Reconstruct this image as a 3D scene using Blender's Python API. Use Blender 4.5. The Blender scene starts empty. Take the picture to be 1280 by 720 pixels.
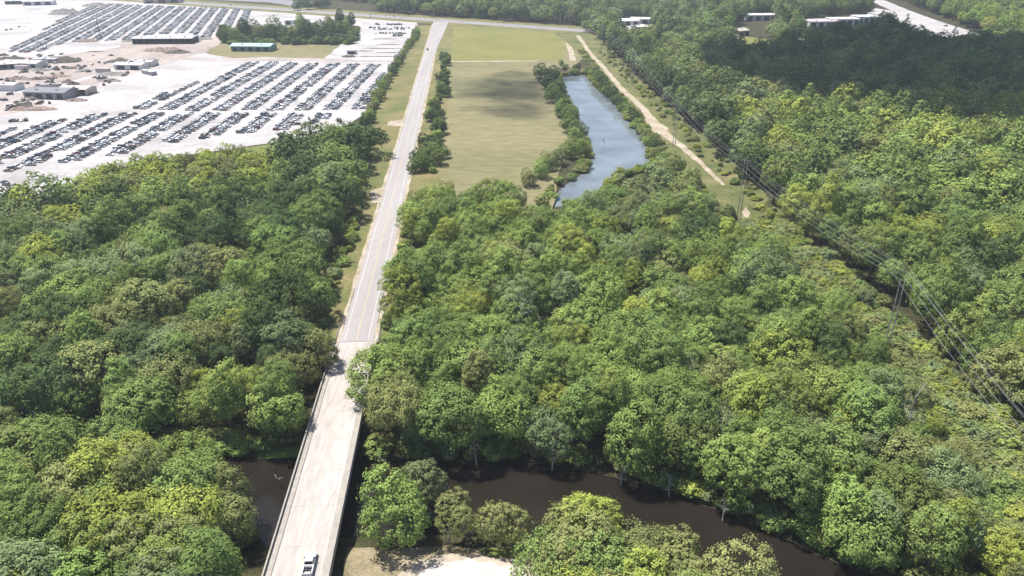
import bpy, bmesh, math, random
import numpy as np
from mathutils import Vector, Matrix
from mathutils.geometry import tessellate_polygon

R = math.radians
rng = random.Random(11)
npr = np.random.default_rng(5)
S = bpy.context.scene
C = S.collection

# ------------------------------------------------------------------ camera, sky, sun, exposure
FOC, PITCH, CAMH = 950.0, R(25.69), 117.1
SP, CP = math.sin(PITCH), math.cos(PITCH)
cam = bpy.data.cameras.new('camera')
cam.sensor_width = 36.0
cam.lens = FOC / 1280.0 * 36.0
cam.clip_start, cam.clip_end = 1.0, 60000.0
camo = bpy.data.objects.new('camera', cam)
camo.location = (0, 0, CAMH)
camo.rotation_euler = (R(90) - PITCH, 0, 0)
C.objects.link(camo)
S.camera = camo

SUN_EL, SUN_AZ = R(66), R(-58)            # azimuth from +Y towards +X, of the sun itself
SUN_DIR = Vector((math.sin(SUN_AZ) * math.cos(SUN_EL), math.cos(SUN_AZ) * math.cos(SUN_EL), math.sin(SUN_EL)))
world = bpy.data.worlds.new('World')
S.world = world
world.use_nodes = True
nt = world.node_tree
nt.nodes.clear()
sky = nt.nodes.new('ShaderNodeTexSky')
sky.sky_type = 'NISHITA'
sky.sun_disc = False
sky.sun_elevation = SUN_EL
sky.sun_rotation = SUN_AZ
sky.air_density, sky.dust_density, sky.ozone_density = 1.0, 1.2, 1.0
bg = nt.nodes.new('ShaderNodeBackground')
bg.inputs[1].default_value = 0.098
wo = nt.nodes.new('ShaderNodeOutputWorld')
nt.links.new(sky.outputs[0], bg.inputs[0])
nt.links.new(bg.outputs[0], wo.inputs[0])
sl = bpy.data.lights.new('sun', 'SUN')
sl.energy, sl.angle, sl.color = 5.0, R(0.55), (1.0, 0.95, 0.87)
slo = bpy.data.objects.new('sun', sl)
slo.rotation_euler = SUN_DIR.to_track_quat('Z', 'Y').to_euler()
slo.location = (0, 0, 500)
C.objects.link(slo)
S.view_settings.view_transform = 'Standard'
S.view_settings.look = 'None'
S.view_settings.exposure = 0.74
S.view_settings.gamma = 1.0
S.view_settings.use_curve_mapping = False
S.cycles.max_bounces = 5
S.cycles.diffuse_bounces = 2
S.cycles.glossy_bounces = 2
S.cycles.transmission_bounces = 3
S.cycles.transparent_max_bounces = 64
S.cycles.volume_bounces = 0
S.cycles.use_denoising = True
try:
    S.cycles.denoiser = 'OPENIMAGEDENOISE'
except Exception:
    pass


# ------------------------------------------------------------------ measuring the photograph
def P(px, py, z=0.0):
    """world point at height z seen at pixel (px, py) of the 1280x720 photograph"""
    u, v = px - 640.0, py - 360.0
    t = (CAMH - z) / (FOC * SP + v * CP)
    return Vector((u * t, (FOC * CP - v * SP) * t, z))


def Q(x, y, z=0.0):
    """pixel of a world point"""
    dz = z - CAMH
    dep = y * CP - dz * SP
    dn = -y * SP - dz * CP
    return 640 + FOC * x / dep, 360 + FOC * dn / dep


def inside(pt, poly):
    x, y = pt
    c = False
    j = len(poly) - 1
    for i in range(len(poly)):
        xi, yi = poly[i]
        xj, yj = poly[j]
        if (yi > y) != (yj > y) and x < (xj - xi) * (y - yi) / (yj - yi) + xi:
            c = not c
        j = i
    return c


def seg_dist(p, a, b):
    ax, ay = a
    bx, by = b
    dx, dy = bx - ax, by - ay
    L = dx * dx + dy * dy
    t = 0 if L == 0 else max(0, min(1, ((p[0] - ax) * dx + (p[1] - ay) * dy) / L))
    return math.hypot(p[0] - ax - t * dx, p[1] - ay - t * dy)


def poly_dist(p, poly):
    return min(seg_dist(p, poly[i], poly[(i + 1) % len(poly)]) for i in range(len(poly)))


def smooth(a, b, x):
    t = max(0.0, min(1.0, (x - a) / (b - a)))
    return t * t * (3 - 2 * t)


FLOOD, RIVER_Z, POND_Z = -4.0, -6.6, -1.2
# the road: one straight axis over the whole picture
RA, RB = P(370.5, 720), P(523, 120)
RDIR = (RB - RA).normalized()
RNRM = Vector((RDIR.y, -RDIR.x, 0))       # to the right of the road
RANG = math.atan2(-RDIR.x, RDIR.y)        # rotation about Z of something pointing along the road


def road_pt(y, off=0.0, z=0.0):
    """point on the road axis at forward distance y, off metres to the right"""
    t = (y - RA.y) / RDIR.y
    p = RA + RDIR * t + RNRM * off
    return Vector((p.x, p.y, z))


def road_off(x, y):
    return (Vector((x, y, 0)) - RA).dot(RNRM)


def wpts(pix, z=0.0):
    return [tuple(P(a, b, z).xy) for a, b in pix]


RIVER = wpts([(-420, 575), (-150, 560), (0, 552), (150, 558), (300, 568), (380, 564), (470, 568), (590, 575), (650, 570), (760, 590),
              (850, 616), (945, 652), (1030, 692), (1150, 736), (1300, 810), (1500, 930), (1250, 960), (1010, 818), (915, 752), (800, 704),
              (720, 688), (615, 678), (560, 673), (500, 676), (435, 676), (332, 692), (312, 672), (290, 620), (240, 590), (150, 584), (0, 580), (-420, 600)], RIVER_Z)
POND = wpts([(700, 96), (735, 93), (742, 108), (762, 124), (786, 150), (806, 178), (815, 208), (795, 216), (768, 222), (752, 240), (738, 254),
             (684, 260), (700, 236), (735, 212), (738, 192), (727, 168), (717, 142), (703, 116)], POND_Z)


def zg(x, y):
    """ground height"""
    d0 = 216 + 6 * math.sin(x * 0.03)
    z = FLOOD * (1 - smooth(d0, d0 + 34, y)) if y > 20 else FLOOD
    # road embankment
    ro = abs(road_off(x, y))
    if z < -0.01 and y > 196:
        z = z * smooth(9, 20, ro)
    # banks
    if 40 < y < 260 and -420 < x < 330:
        d = poly_dist((x, y), RIVER)
        if inside((x, y), RIVER):
            z = min(z, RIVER_Z + 0.2 - 1.2 * smooth(0, 6, d))
        elif d < 9:
            z = z + (RIVER_Z + 0.2 - z) * (1 - smooth(0, 9, d))
    if 240 < y < 700 and -20 < x < 160:
        d = poly_dist((x, y), POND)
        if inside((x, y), POND):
            z = POND_Z - 1.0 * smooth(0, 5, d)
        elif d < 5:
            z = z + (POND_Z + 0.05 - z) * (1 - smooth(0, 5, d))
    # low rolling ground far away
    return z


# ------------------------------------------------------------------ materials
def new_mat(name):
    m = bpy.data.materials.new(name)
    m.use_nodes = True
    t = m.node_tree
    t.nodes.clear()
    o = t.nodes.new('ShaderNodeOutputMaterial')
    return m, t, o


def ramp(t, stops):
    r = t.nodes.new('ShaderNodeValToRGB')
    e = r.color_ramp.elements
    while len(e) < len(stops):
        e.new(0.5)
    for k, (p, c) in enumerate(stops):
        e[k].position = p
        e[k].color = (*c, 1)
    return r


def noise_mat(name, stops, scale=0.1, detail=8, rough=0.9, scale2=None, amount2=0.25, spec=0.2, bump=0.0, bscale=2.0, metal=0.0, stretch=None, gain=0.85):
    """rough surface whose colour wanders over STOPS; a second, finer noise multiplies it"""
    m, t, o = new_mat(name)
    b = t.nodes.new('ShaderNodeBsdfPrincipled')
    geo = t.nodes.new('ShaderNodeNewGeometry')
    src = geo.outputs['Position']
    if stretch:
        mp = t.nodes.new('ShaderNodeMapping')
        mp.inputs['Scale'].default_value = stretch[:3]
        mp.inputs['Rotation'].default_value = (0, 0, stretch[3])
        t.links.new(src, mp.inputs[0])
        src = mp.outputs[0]
    n = t.nodes.new('ShaderNodeTexNoise')
    n.inputs['Scale'].default_value = scale
    n.inputs['Detail'].default_value = detail
    n.inputs['Roughness'].default_value = 0.62
    t.links.new(src, n.inputs['Vector'])
    r = ramp(t, [(p_, tuple(c_ * gain for c_ in q_)) for p_, q_ in stops])
    t.links.new(n.outputs[0], r.inputs[0])
    col = r.outputs[0]
    if scale2:
        n2 = t.nodes.new('ShaderNodeTexNoise')
        n2.inputs['Scale'].default_value = scale2
        n2.inputs['Detail'].default_value = 6
        t.links.new(src, n2.inputs['Vector'])
        mr = t.nodes.new('ShaderNodeMapRange')
        mr.inputs[1].default_value, mr.inputs[2].default_value = 0.3, 0.7
        mr.inputs[3].default_value, mr.inputs[4].default_value = 1 - amount2, 1 + amount2
        t.links.new(n2.outputs[0], mr.inputs[0])
        mx = t.nodes.new('ShaderNodeVectorMath')
        mx.operation = 'SCALE'
        t.links.new(col, mx.inputs[0])
        t.links.new(mr.outputs[0], mx.inputs['Scale'])
        col = mx.outputs[0]
    t.links.new(col, b.inputs['Base Color'])
    b.inputs['Roughness'].default_value = rough
    b.inputs['Specular IOR Level'].default_value = spec
    b.inputs['Metallic'].default_value = metal
    if bump:
        n3 = t.nodes.new('ShaderNodeTexNoise')
        n3.inputs['Scale'].default_value = bscale
        n3.inputs['Detail'].default_value = 6
        t.links.new(geo.outputs['Position'], n3.inputs['Vector'])
        bp = t.nodes.new('ShaderNodeBump')
        bp.inputs['Strength'].default_value = bump
        bp.inputs['Distance'].default_value = 0.5
        t.links.new(n3.outputs[0], bp.inputs['Height'])
        t.links.new(bp.outputs[0], b.inputs['Normal'])
    t.links.new(b.outputs[0], o.inputs[0])
    return m


def leaf_mat(name, col, var=0.20, hue=0.010, trans=0.24):
    """foliage: every tree a slightly different tint, every clump too, some light through the leaves"""
    m, t, o = new_mat(name)
    oi = t.nodes.new('ShaderNodeObjectInfo')
    geo = t.nodes.new('ShaderNodeNewGeometry')
    tc = t.nodes.new('ShaderNodeTexCoord')
    n = t.nodes.new('ShaderNodeTexNoise')
    n.inputs['Scale'].default_value = 0.45
    n.inputs['Detail'].default_value = 4
    t.links.new(tc.outputs['Object'], n.inputs['Vector'])
    hsv = t.nodes.new('ShaderNodeHueSaturation')
    hsv.inputs['Color'].default_value = (*col, 1)
    m1 = t.nodes.new('ShaderNodeMapRange')
    m1.inputs[3].default_value, m1.inputs[4].default_value = 0.5 - hue, 0.5 + hue
    t.links.new(oi.outputs['Random'], m1.inputs[0])
    t.links.new(m1.outputs[0], hsv.inputs['Hue'])
    mu = t.nodes.new('ShaderNodeMath')
    mu.operation = 'MULTIPLY'
    mu.inputs[1].default_value = 7.31
    fr = t.nodes.new('ShaderNodeMath')
    fr.operation = 'FRACT'
    t.links.new(oi.outputs['Random'], mu.inputs[0])
    t.links.new(mu.outputs[0], fr.inputs[0])
    m2 = t.nodes.new('ShaderNodeMapRange')
    m2.inputs[3].default_value, m2.inputs[4].default_value = 1 - var, 1 + var
    t.links.new(fr.outputs[0], m2.inputs[0])
    m3 = t.nodes.new('ShaderNodeMapRange')
    m3.inputs[1].default_value, m3.inputs[2].default_value = 0.3, 0.7
    m3.inputs[3].default_value, m3.inputs[4].default_value = 0.72, 1.28
    t.links.new(n.outputs[0], m3.inputs[0])
    m4 = t.nodes.new('ShaderNodeMapRange')
    m4.inputs[3].default_value, m4.inputs[4].default_value = 0.84, 1.16
    t.links.new(geo.outputs['Random Per Island'], m4.inputs[0])
    a = t.nodes.new('ShaderNodeMath')
    a.operation = 'MULTIPLY'
    b = t.nodes.new('ShaderNodeMath')
    b.operation = 'MULTIPLY'
    t.links.new(m2.outputs[0], a.inputs[0])
    t.links.new(m3.outputs[0], a.inputs[1])
    t.links.new(a.outputs[0], b.inputs[0])
    t.links.new(m4.outputs[0], b.inputs[1])
    t.links.new(b.outputs[0], hsv.inputs['Value'])
    d = t.nodes.new('ShaderNodeBsdfDiffuse')
    tr = t.nodes.new('ShaderNodeBsdfTranslucent')
    mix = t.nodes.new('ShaderNodeMixShader')
    mix.inputs[0].default_value = trans
    t.links.new(hsv.outputs[0], d.inputs[0])
    t.links.new(hsv.outputs[0], tr.inputs[0])
    t.links.new(d.outputs[0], mix.inputs[1])
    t.links.new(tr.outputs[0], mix.inputs[2])
    t.links.new(mix.outputs[0], o.inputs[0])
    return m


def water_mat(name, col, rough=0.05, bump=0.05, scale=0.8):
    m, t, o = new_mat(name)
    b = t.nodes.new('ShaderNodeBsdfPrincipled')
    geo = t.nodes.new('ShaderNodeNewGeometry')
    n0 = t.nodes.new('ShaderNodeTexNoise')
    n0.inputs['Scale'].default_value = 0.05
    n0.inputs['Detail'].default_value = 4
    t.links.new(geo.outputs['Position'], n0.inputs['Vector'])
    r = ramp(t, [(0.3, tuple(c * 0.75 for c in col)), (0.7, tuple(c * 1.3 for c in col))])
    t.links.new(n0.outputs[0], r.inputs[0])
    t.links.new(r.outputs[0], b.inputs['Base Color'])
    b.inputs['Roughness'].default_value = rough
    b.inputs['IOR'].default_value = 1.33
    n = t.nodes.new('ShaderNodeTexNoise')
    n.inputs['Scale'].default_value = scale
    n.inputs['Detail'].default_value = 4
    t.links.new(geo.outputs['Position'], n.inputs['Vector'])
    bp = t.nodes.new('ShaderNodeBump')
    bp.inputs['Strength'].default_value = bump
    bp.inputs['Distance'].default_value = 0.2
    t.links.new(n.outputs[0], bp.inputs['Height'])
    t.links.new(bp.outputs[0], b.inputs['Normal'])
    t.links.new(b.outputs[0], o.inputs[0])
    return m


def plain(name, col, rough=0.5, spec=0.4, metal=0.0, var=0.12, scale=1.5):
    lo = tuple(max(0, c * (1 - var)) for c in col)
    hi = tuple(min(1, c * (1 + var)) for c in col)
    return noise_mat(name, [(0.3, lo), (0.7, hi)], scale=scale, detail=4, rough=rough, spec=spec, metal=metal)


M = {}
M['floor'] = noise_mat('forest floor', [(0.3, (.035, .032, .018)), (0.55, (.06, .058, .026)), (0.75, (.07, .085, .03))], 0.15, rough=1, scale2=1.2)
M['field'] = noise_mat('dry meadow', [(0.26, (.145, .148, .076)), (0.42, (.185, .175, .088)), (0.58, (.225, .2, .108)), (0.75, (.20, .20, .09))], 0.014, rough=1, scale2=0.25, amount2=0.2,
                       stretch=(0.35, 1.0, 1, 0))
M['meadow2'] = noise_mat('green meadow', [(0.3, (.165, .17, .058)), (0.7, (.225, .21, .07))], 0.02, rough=1, scale2=0.3, amount2=0.15)
M['verge'] = noise_mat('mown verge', [(0.3, (.09, .125, .038)), (0.5, (.17, .16, .065)), (0.7, (.24, .195, .10))], 0.035, rough=1, scale2=0.6, amount2=0.22)
M['rough_grass'] = noise_mat('rough grass', [(0.3, (.09, .13, .03)), (0.55, (.15, .18, .05)), (0.75, (.24, .22, .09))], 0.06, rough=1, scale2=0.8, amount2=0.3)
M['bright_grass'] = noise_mat('lush bank grass', [(0.3, (.10, .17, .03)), (0.7, (.20, .27, .06))], 0.4, rough=1, scale2=2, amount2=0.3)
M['corridor'] = noise_mat('corridor grass', [(0.3, (.075, .10, .03)), (0.52, (.14, .145, .055)), (0.75, (.26, .21, .12))], 0.05, rough=1, scale2=0.5, amount2=0.3)
M['gravel'] = noise_mat('white gravel', [(0.3, (.33, .315, .32)), (0.48, (.49, .465, .468)), (0.7, (.58, .56, .56))], 0.022, rough=1, scale2=0.3, amount2=0.12, gain=.74)
M['gravel_dirt'] = noise_mat('tan yard dirt', [(0.3, (.28, .24, .22)), (0.7, (.46, .40, .375))], 0.03, rough=1, scale2=0.3, amount2=0.15, stretch=(1, .3, 1, 0.6))
M['grey_gravel'] = noise_mat('grey gravel', [(0.3, (.33, .31, .315)), (0.7, (.52, .5, .5))], 0.03, rough=1, scale2=0.3, amount2=0.12, stretch=(.25, 1, 1, 0))
M['dirt'] = noise_mat('dirt track', [(0.3, (.28, .23, .16)), (0.55, (.42, .36, .28)), (0.75, (.52, .47, .39))], 0.1, rough=1, scale2=0.8, amount2=0.15)
M['sand'] = noise_mat('sandy bank', [(0.3, (.15, .14, .07)), (0.52, (.27, .225, .145)), (0.75, (.40, .33, .245))], 0.14, rough=1, scale2=1.4, amount2=0.22)
M['white_sand'] = noise_mat('pale sand', [(0.3, (.48, .44, .385)), (0.6, (.64, .60, .545))], 0.3, rough=1, scale2=2.0, amount2=0.08)
M['pale_dirt'] = noise_mat('pale dirt', [(0.3, (.32, .27, .2)), (0.7, (.50, .44, .36))], 0.3, rough=1, scale2=2.0, amount2=0.15)
M['mud'] = noise_mat('bank mud', [(0.3, (.12, .08, .055)), (0.7, (.24, .17, .12))], 0.4, rough=.9, scale2=2)
M['asphalt'] = noise_mat('worn asphalt', [(0.3, (.27, .253, .253)), (0.7, (.335, .316, .316))], 0.08, rough=.9, gain=.97, scale2=1.5, amount2=0.07, stretch=(1, .12, 1, -RANG))
M['hwy'] = noise_mat('highway asphalt', [(0.3, (.2, .19, .2)), (0.7, (.28, .265, .275))], 0.05, rough=.9)
M['concrete'] = noise_mat('deck concrete', [(0.28, (.345, .312, .292)), (0.55, (.405, .37, .348)), (0.75, (.45, .415, .395))], 0.16, rough=.9, gain=.97, scale2=1.1, amount2=0.15, stretch=(1, .16, 1, -RANG))
M['concrete2'] = noise_mat('parapet concrete', [(0.3, (.29, .265, .235)), (0.7, (.40, .37, .335))], 0.5, rough=.9, scale2=3, amount2=0.12)
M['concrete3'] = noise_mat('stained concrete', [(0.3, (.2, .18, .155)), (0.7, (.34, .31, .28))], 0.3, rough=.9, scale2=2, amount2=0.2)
M['joint'] = plain('joint tar', (.26, .24, .23), .9)
M['white'] = noise_mat('white road paint', [(0.3, (.5, .48, .46)), (0.7, (.68, .67, .65))], 0.6, rough=.8)
M['yellow'] = noise_mat('yellow road paint', [(0.3, (.46, .37, .22)), (0.7, (.58, .48, .3))], 0.6, rough=.8)
M['deck_paint'] = plain('worn white line', (.47, .445, .42), .85)
M['deck_yellow'] = plain('worn yellow line', (.43, .375, .28), .85)
M['river'] = water_mat('brown river', (.0155, .0125, .0095), .04, .07, .9)
M['pond'] = water_mat('pond water', (.135, .16, .18), .05, .012, .5)
M['bark'] = noise_mat('bark', [(0.3, (.10, .075, .055)), (0.7, (.2, .16, .125))], 1.5, rough=1, scale2=6)
M['pale_bark'] = noise_mat('bleached bark', [(0.3, (.32, .29, .26)), (0.7, (.55, .51, .47))], 1.2, rough=1, scale2=6)
M['pole'] = plain('weathered pole', (.36, .35, .35), .6, .4, 0.0)
M['wire'] = plain('cable', (.34, .35, .37), .5, .5, 0.4)
M['glass'] = plain('car glass', (.02, .021, .022), .2, .5)
M['rubber'] = plain('tyre rubber', (.02, .02, .02), .8)
M['trim'] = plain('dark trim', (.035, .035, .04), .6)
M['chrome'] = plain('bright metal', (.6, .6, .62), .25, .5, .9)
M['red_lamp'] = plain('tail lamp', (.35, .02, .02), .3)

# foliage colours by kind of crown
LEAF = {
    'mid green': leaf_mat('leaf mid green', (.184, .250, .078)),
    'yellow green': leaf_mat('leaf yellow green', (.300, .345, .080)),
    'dark green': leaf_mat('leaf dark green', (.092, .132, .052)),
    'grey green': leaf_mat('leaf grey green', (.205, .258, .118)),
    'olive': leaf_mat('leaf olive', (.240, .262, .100)),
    'bright green': leaf_mat('leaf bright green', (.232, .308, .088)),
}
COLS = list(LEAF)


# ------------------------------------------------------------------ object helpers
def tag(o, label=None, cat=None, group=None, kind=None):
    if label:
        o['label'] = label
    if cat:
        o['category'] = cat
    if group:
        o['group'] = group
    if kind:
        o['kind'] = kind
    return o


def mesh_obj(name, verts, faces, mats, parent=None, midx=None, smooth_=False):
    me = bpy.data.meshes.new(name)
    me.from_pydata(verts, [], faces)
    for m in (mats if isinstance(mats, (list, tuple)) else [mats]):
        me.materials.append(m)
    if midx is not None:
        me.polygons.foreach_set('material_index', midx)
    if smooth_:
        me.polygons.foreach_set('use_smooth', [True] * len(me.polygons))
    me.update()
    o = bpy.data.objects.new(name, me)
    C.objects.link(o)
    if parent:
        o.parent = parent
    return o


def link(name, me, parent=None, loc=None, rz=0.0, sc=None):
    o = bpy.data.objects.new(name, me)
    C.objects.link(o)
    if parent:
        o.parent = parent
    if loc is not None:
        o.location = loc
    o.rotation_euler = (0, 0, rz)
    if sc is not None:
        o.scale = sc if hasattr(sc, '__len__') else (sc, sc, sc)
    return o


def thing(name, label, cat, loc=(0, 0, 0), rz=0.0, group=None):
    o = bpy.data.objects.new(name, None)
    C.objects.link(o)
    o.location = loc
    o.rotation_euler = (0, 0, rz)
    o.empty_display_size = 0.5
    return tag(o, label, cat, group)


class MB:
    """collects boxes, tubes, prisms; becomes one mesh"""

    def __init__(self):
        self.v, self.f, self.m = [], [], []

    def add(self, vs, fs, mi=0):
        n = len(self.v)
        self.v += [tuple(p) for p in vs]
        self.f += [tuple(i + n for i in f) for f in fs]
        self.m += [mi] * len(fs)
        return self

    def box(self, x0, x1, y0, y1, z0, z1, mi=0, top=None):
        """top=(dx0,dx1,dy0,dy1) shrinks the upper face"""
        a, b, c, d = top or (0, 0, 0, 0)
        vs = [(x0, y0, z0), (x1, y0, z0), (x1, y1, z0), (x0, y1, z0),
              (x0 + a, y0 + c, z1), (x1 - b, y0 + c, z1), (x1 - b, y1 - d, z1), (x0 + a, y1 - d, z1)]
        return self.add(vs, [(3, 2, 1, 0), (4, 5, 6, 7), (0, 1, 5, 4), (1, 2, 6, 5), (2, 3, 7, 6), (3, 0, 4, 7)], mi)

    def tube(self, pts, rad, sides=6, mi=0, cap=True):
        pts = [Vector(p) for p in pts]
        rad = rad if hasattr(rad, '__len__') else [rad] * len(pts)
        rings = []
        for i, p in enumerate(pts):
            d = (pts[min(i + 1, len(pts) - 1)] - pts[max(i - 1, 0)])
            if d.length < 1e-6:
                d = Vector((0, 0, 1))
            d.normalize()
            a = d.cross(Vector((0, 0, 1)) if abs(d.z) < 0.95 else Vector((1, 0, 0))).normalized()
            b = d.cross(a)
            rings.append([p + (a * math.cos(2 * math.pi * k / sides) + b * math.sin(2 * math.pi * k / sides)) * rad[i] for k in range(sides)])
        vs = [q for r in rings for q in r]
        fs = []
        for i in range(len(rings) - 1):
            for k in range(sides):
                k2 = (k + 1) % sides
                fs.append((i * sides + k, i * sides + k2, (i + 1) * sides + k2, (i + 1) * sides + k))
        if cap:
            fs.append(tuple(range(sides))[::-1])
            fs.append(tuple((len(rings) - 1) * sides + k for k in range(sides)))
        return self.add(vs, fs, mi)

    def prism(self, prof, y0, y1, mi=0, axis='y'):
        """extrudes a profile of (a, z) points along an axis"""
        n = len(prof)
        if axis == 'y':
            vs = [(a, y0, z) for a, z in prof] + [(a, y1, z) for a, z in prof]
        else:
            vs = [(y0, a, z) for a, z in prof] + [(y1, a, z) for a, z in prof]
        fs = [tuple(range(n)), tuple(range(2 * n - 1, n - 1, -1))]
        for i in range(n):
            j = (i + 1) % n
            fs.append((i, i + n, j + n, j))
        return self.add(vs, fs, mi)

    def build(self, name, mats, parent=None, loc=None, rz=0.0):
        o = mesh_obj(name, self.v, self.f, mats, parent, self.m)
        if loc is not None:
            o.location = loc
            o.rotation_euler = (0, 0, rz)
        bm = bmesh.new()
        bm.from_mesh(o.data)
        bmesh.ops.recalc_face_normals(bm, faces=bm.faces)
        bm.to_mesh(o.data)
        bm.free()
        return o


def fract_line(pts, amp, step, seed):
    """closed outline made uneven"""
    r = random.Random(seed)
    out = []
    n = len(pts)
    ph = [r.uniform(0, 6.28) for _ in range(6)]
    s = 0.0
    for i in range(n):
        a, b = Vector(pts[i]), Vector(pts[(i + 1) % n])
        L = (b - a).length
        k = max(1, min(400, int(L / step)))
        nr = Vector((b.y - a.y, a.x - b.x)).normalized() if L > 0 else Vector((0, 0))
        for j in range(k):
            t = j / k
            e = sum(math.sin((s + t * L) / (step * q) + ph[w]) for w, q in enumerate((0.7, 1.3, 2.9, 6.1))) * 0.4 + r.uniform(-.6, .6)
            fade = 1.0
            p = a.lerp(b, t) + nr * e * amp * fade
            out.append((p.x, p.y))
        s += L
    return out


def sheet(name, pts, dz, m, amp=0.0, step=6.0, follow=False, seed=1):
    if amp:
        pts = fract_line(pts, amp, step, seed)
    v3 = [Vector((x, y, 0)) for x, y in pts]
    tris = tessellate_polygon([v3])
    bm = bmesh.new()
    vs = [bm.verts.new(p) for p in v3]
    for t in tris:
        try:
            bm.faces.new([vs[i] for i in t])
        except ValueError:
            pass
    if follow:
        for _ in range(5):
            es = [e for e in bm.edges if e.calc_length() > 2.5]
            if not es:
                break
            bmesh.ops.subdivide_edges(bm, edges=es, cuts=1)
            bmesh.ops.triangulate(bm, faces=bm.faces)
    for v in bm.verts:
        v.co.z = (zg(v.co.x, v.co.y) if follow else 0.0) + dz
    bmesh.ops.recalc_face_normals(bm, faces=bm.faces)
    for f in bm.faces:
        if f.normal.z < 0:
            f.normal_flip()
    me = bpy.data.meshes.new(name)
    bm.to_mesh(me)
    bm.free()
    me.materials.append(m)
    o = bpy.data.objects.new(name, me)
    C.objects.link(o)
    o['kind'] = 'structure'
    return o


def strip(pts, w):
    """outline of a track of width w along pts (w may be one per point)"""
    pts = [Vector(p) for p in pts]
    w = w if hasattr(w, '__len__') else [w] * len(pts)
    L, Rr = [], []
    for i, p in enumerate(pts):
        d = (pts[min(i + 1, len(pts) - 1)] - pts[max(i - 1, 0)]).normalized()
        n = Vector((d.y, -d.x))
        L.append(tuple(p - n * w[i] / 2))
        Rr.append(tuple(p + n * w[i] / 2))
    return Rr + L[::-1]


# ------------------------------------------------------------------ ground
def axis(parts):
    out = []
    for a, b, s in parts:
        n = max(1, round((b - a) / s))
        out += [a + (b - a) * i / n for i in range(n)]
    return out + [parts[-1][1]]


gx = axis([(-12000, -3000, 1500), (-3000, -600, 200), (-600, -220, 14), (-220, 180, 2.2), (180, 340, 8), (340, 900, 40), (900, 3000, 300), (3000, 12000, 1500)])
gy = axis([(-3000, -200, 400), (-200, 40, 20), (40, 260, 2.2), (260, 640, 3.5), (640, 1400, 60), (1400, 4000, 300), (4000, 20000, 2000)])
gv = [(x, y, zg(x, y)) for y in gy for x in gx]
nx = len(gx)
gf = [(j * nx + i, j * nx + i + 1, (j + 1) * nx + i + 1, (j + 1) * nx + i) for j in range(len(gy) - 1) for i in range(nx - 1)]
g = mesh_obj('ground', gv, gf, M['floor'], smooth_=True)
g['kind'] = 'structure'


def flat(name, pts, z, m):
    o = sheet(name, pts, z, m)
    return o


def grow(poly, d):
    n = len(poly)
    ar = sum(poly[i][0] * poly[(i + 1) % n][1] - poly[(i + 1) % n][0] * poly[i][1] for i in range(n))
    s = 1 if ar > 0 else -1
    out = []
    for i in range(n):
        a, b, c = Vector(poly[i - 1]), Vector(poly[i]), Vector(poly[(i + 1) % n])
        t = (c - a).normalized()
        out.append((b.x + s * t.y * d, b.y - s * t.x * d))
    return out


flat('river_water', grow(RIVER, 2.5), RIVER_Z, M['river'])
flat('pond_water', grow(POND, 1.5), POND_Z, M['pond'])

# open land around the road, the lots and the meadow
sheet('meadow', wpts([(552, 32), (640, 35), (716, 43), (728, 55), (735, 68), (700, 96), (700, 120), (716, 160), (700, 215), (690, 262), (500, 268), (520, 215), (548, 80)]), .03, M['field'], 1.0, 12)
sheet('upper_meadow', wpts([(562, 32.5), (640, 36), (703, 42), (708, 60), (703, 74), (640, 75.3), (560, 75.8)]), .05, M['meadow2'], 1.2, 14)
LOT = wpts([(-900, 3), (-200, -3), (200, 1), (330, 9), (460, 17), (520, 26.5), (522, 33), (508, 62), (500, 76), (490, 98), (467, 134), (444, 150), (425, 164), (380, 172), (320, 180),
            (262, 190), (200, 198), (150, 214), (100, 240), (64, 262), (0, 300), (-120, 330), (-900, 330)])
sheet('gravel_lot', LOT, .02, M['gravel'], 1.6, 8)
sheet('lot_margin', wpts([(262, 192), (320, 182), (380, 174), (424, 166), (440, 156), (452, 168), (452, 190), (400, 215), (262, 216)]), .025, M['rough_grass'], 1.2, 6)
sheet('grass_plot', wpts([(290, 72.5), (330, 71.5), (405, 73), (420, 60), (432, 52), (340, 52), (270, 54), (255, 66)]), .04, M['field'], 2, 12)
sheet('grey_gravel_yard', wpts([(456, 18.5), (519, 27), (519, 34), (509, 58), (500, 73.5), (406, 73), (425, 58), (447, 44)]), .035, M['grey_gravel'], 1.5, 12)
sheet('white_gravel_patch', wpts([(430, 50), (446, 44), (500, 45), (503, 52), (470, 58), (450, 70), (418, 70)]), .05, M['gravel'], 3, 10)
sheet('lane', strip(wpts([(-300, 118), (-80, 124), (60, 118), (150, 93), (215, 73), (262, 56), (290, 40)]), [26, 26, 26, 24, 22, 20, 14]), .045, M['gravel_dirt'], 1.5, 10)
sheet('lane_across', strip(wpts([(215, 73.5), (300, 74.5), (400, 75.5), (500, 77), (545, 77.5)]), [14, 14, 12, 10, 7]), .055, M['gravel_dirt'], .6, 10)
sheet('yard_dirt', wpts([(-200, 100), (-40, 70), (60, 72), (130, 62), (190, 52), (215, 56), (160, 80), (60, 108), (-60, 120), (-200, 122)]), .04, M['gravel_dirt'], 3, 10)
sheet('yard_dirt', wpts([(-200, 150), (-60, 132), (40, 123), (55, 132), (20, 140), (-60, 158), (-200, 176)]), .041, M['gravel_dirt'], 3, 10)
sheet('wash_ground', wpts([(150, 52), (300, 46), (318, 60), (268, 66), (220, 70), (170, 76), (140, 66)]), .037, M['gravel_dirt'], 3, 10)

# verges along the road
yv0, yv1 = 214, 1010


def along(off0, off1, ya, yb, n=24):
    return [tuple(road_pt(ya + (yb - ya) * i / n, off0).xy) for i in range(n + 1)] + [tuple(road_pt(yb - (yb - ya) * i / n, off1).xy) for i in range(n + 1)]


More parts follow.
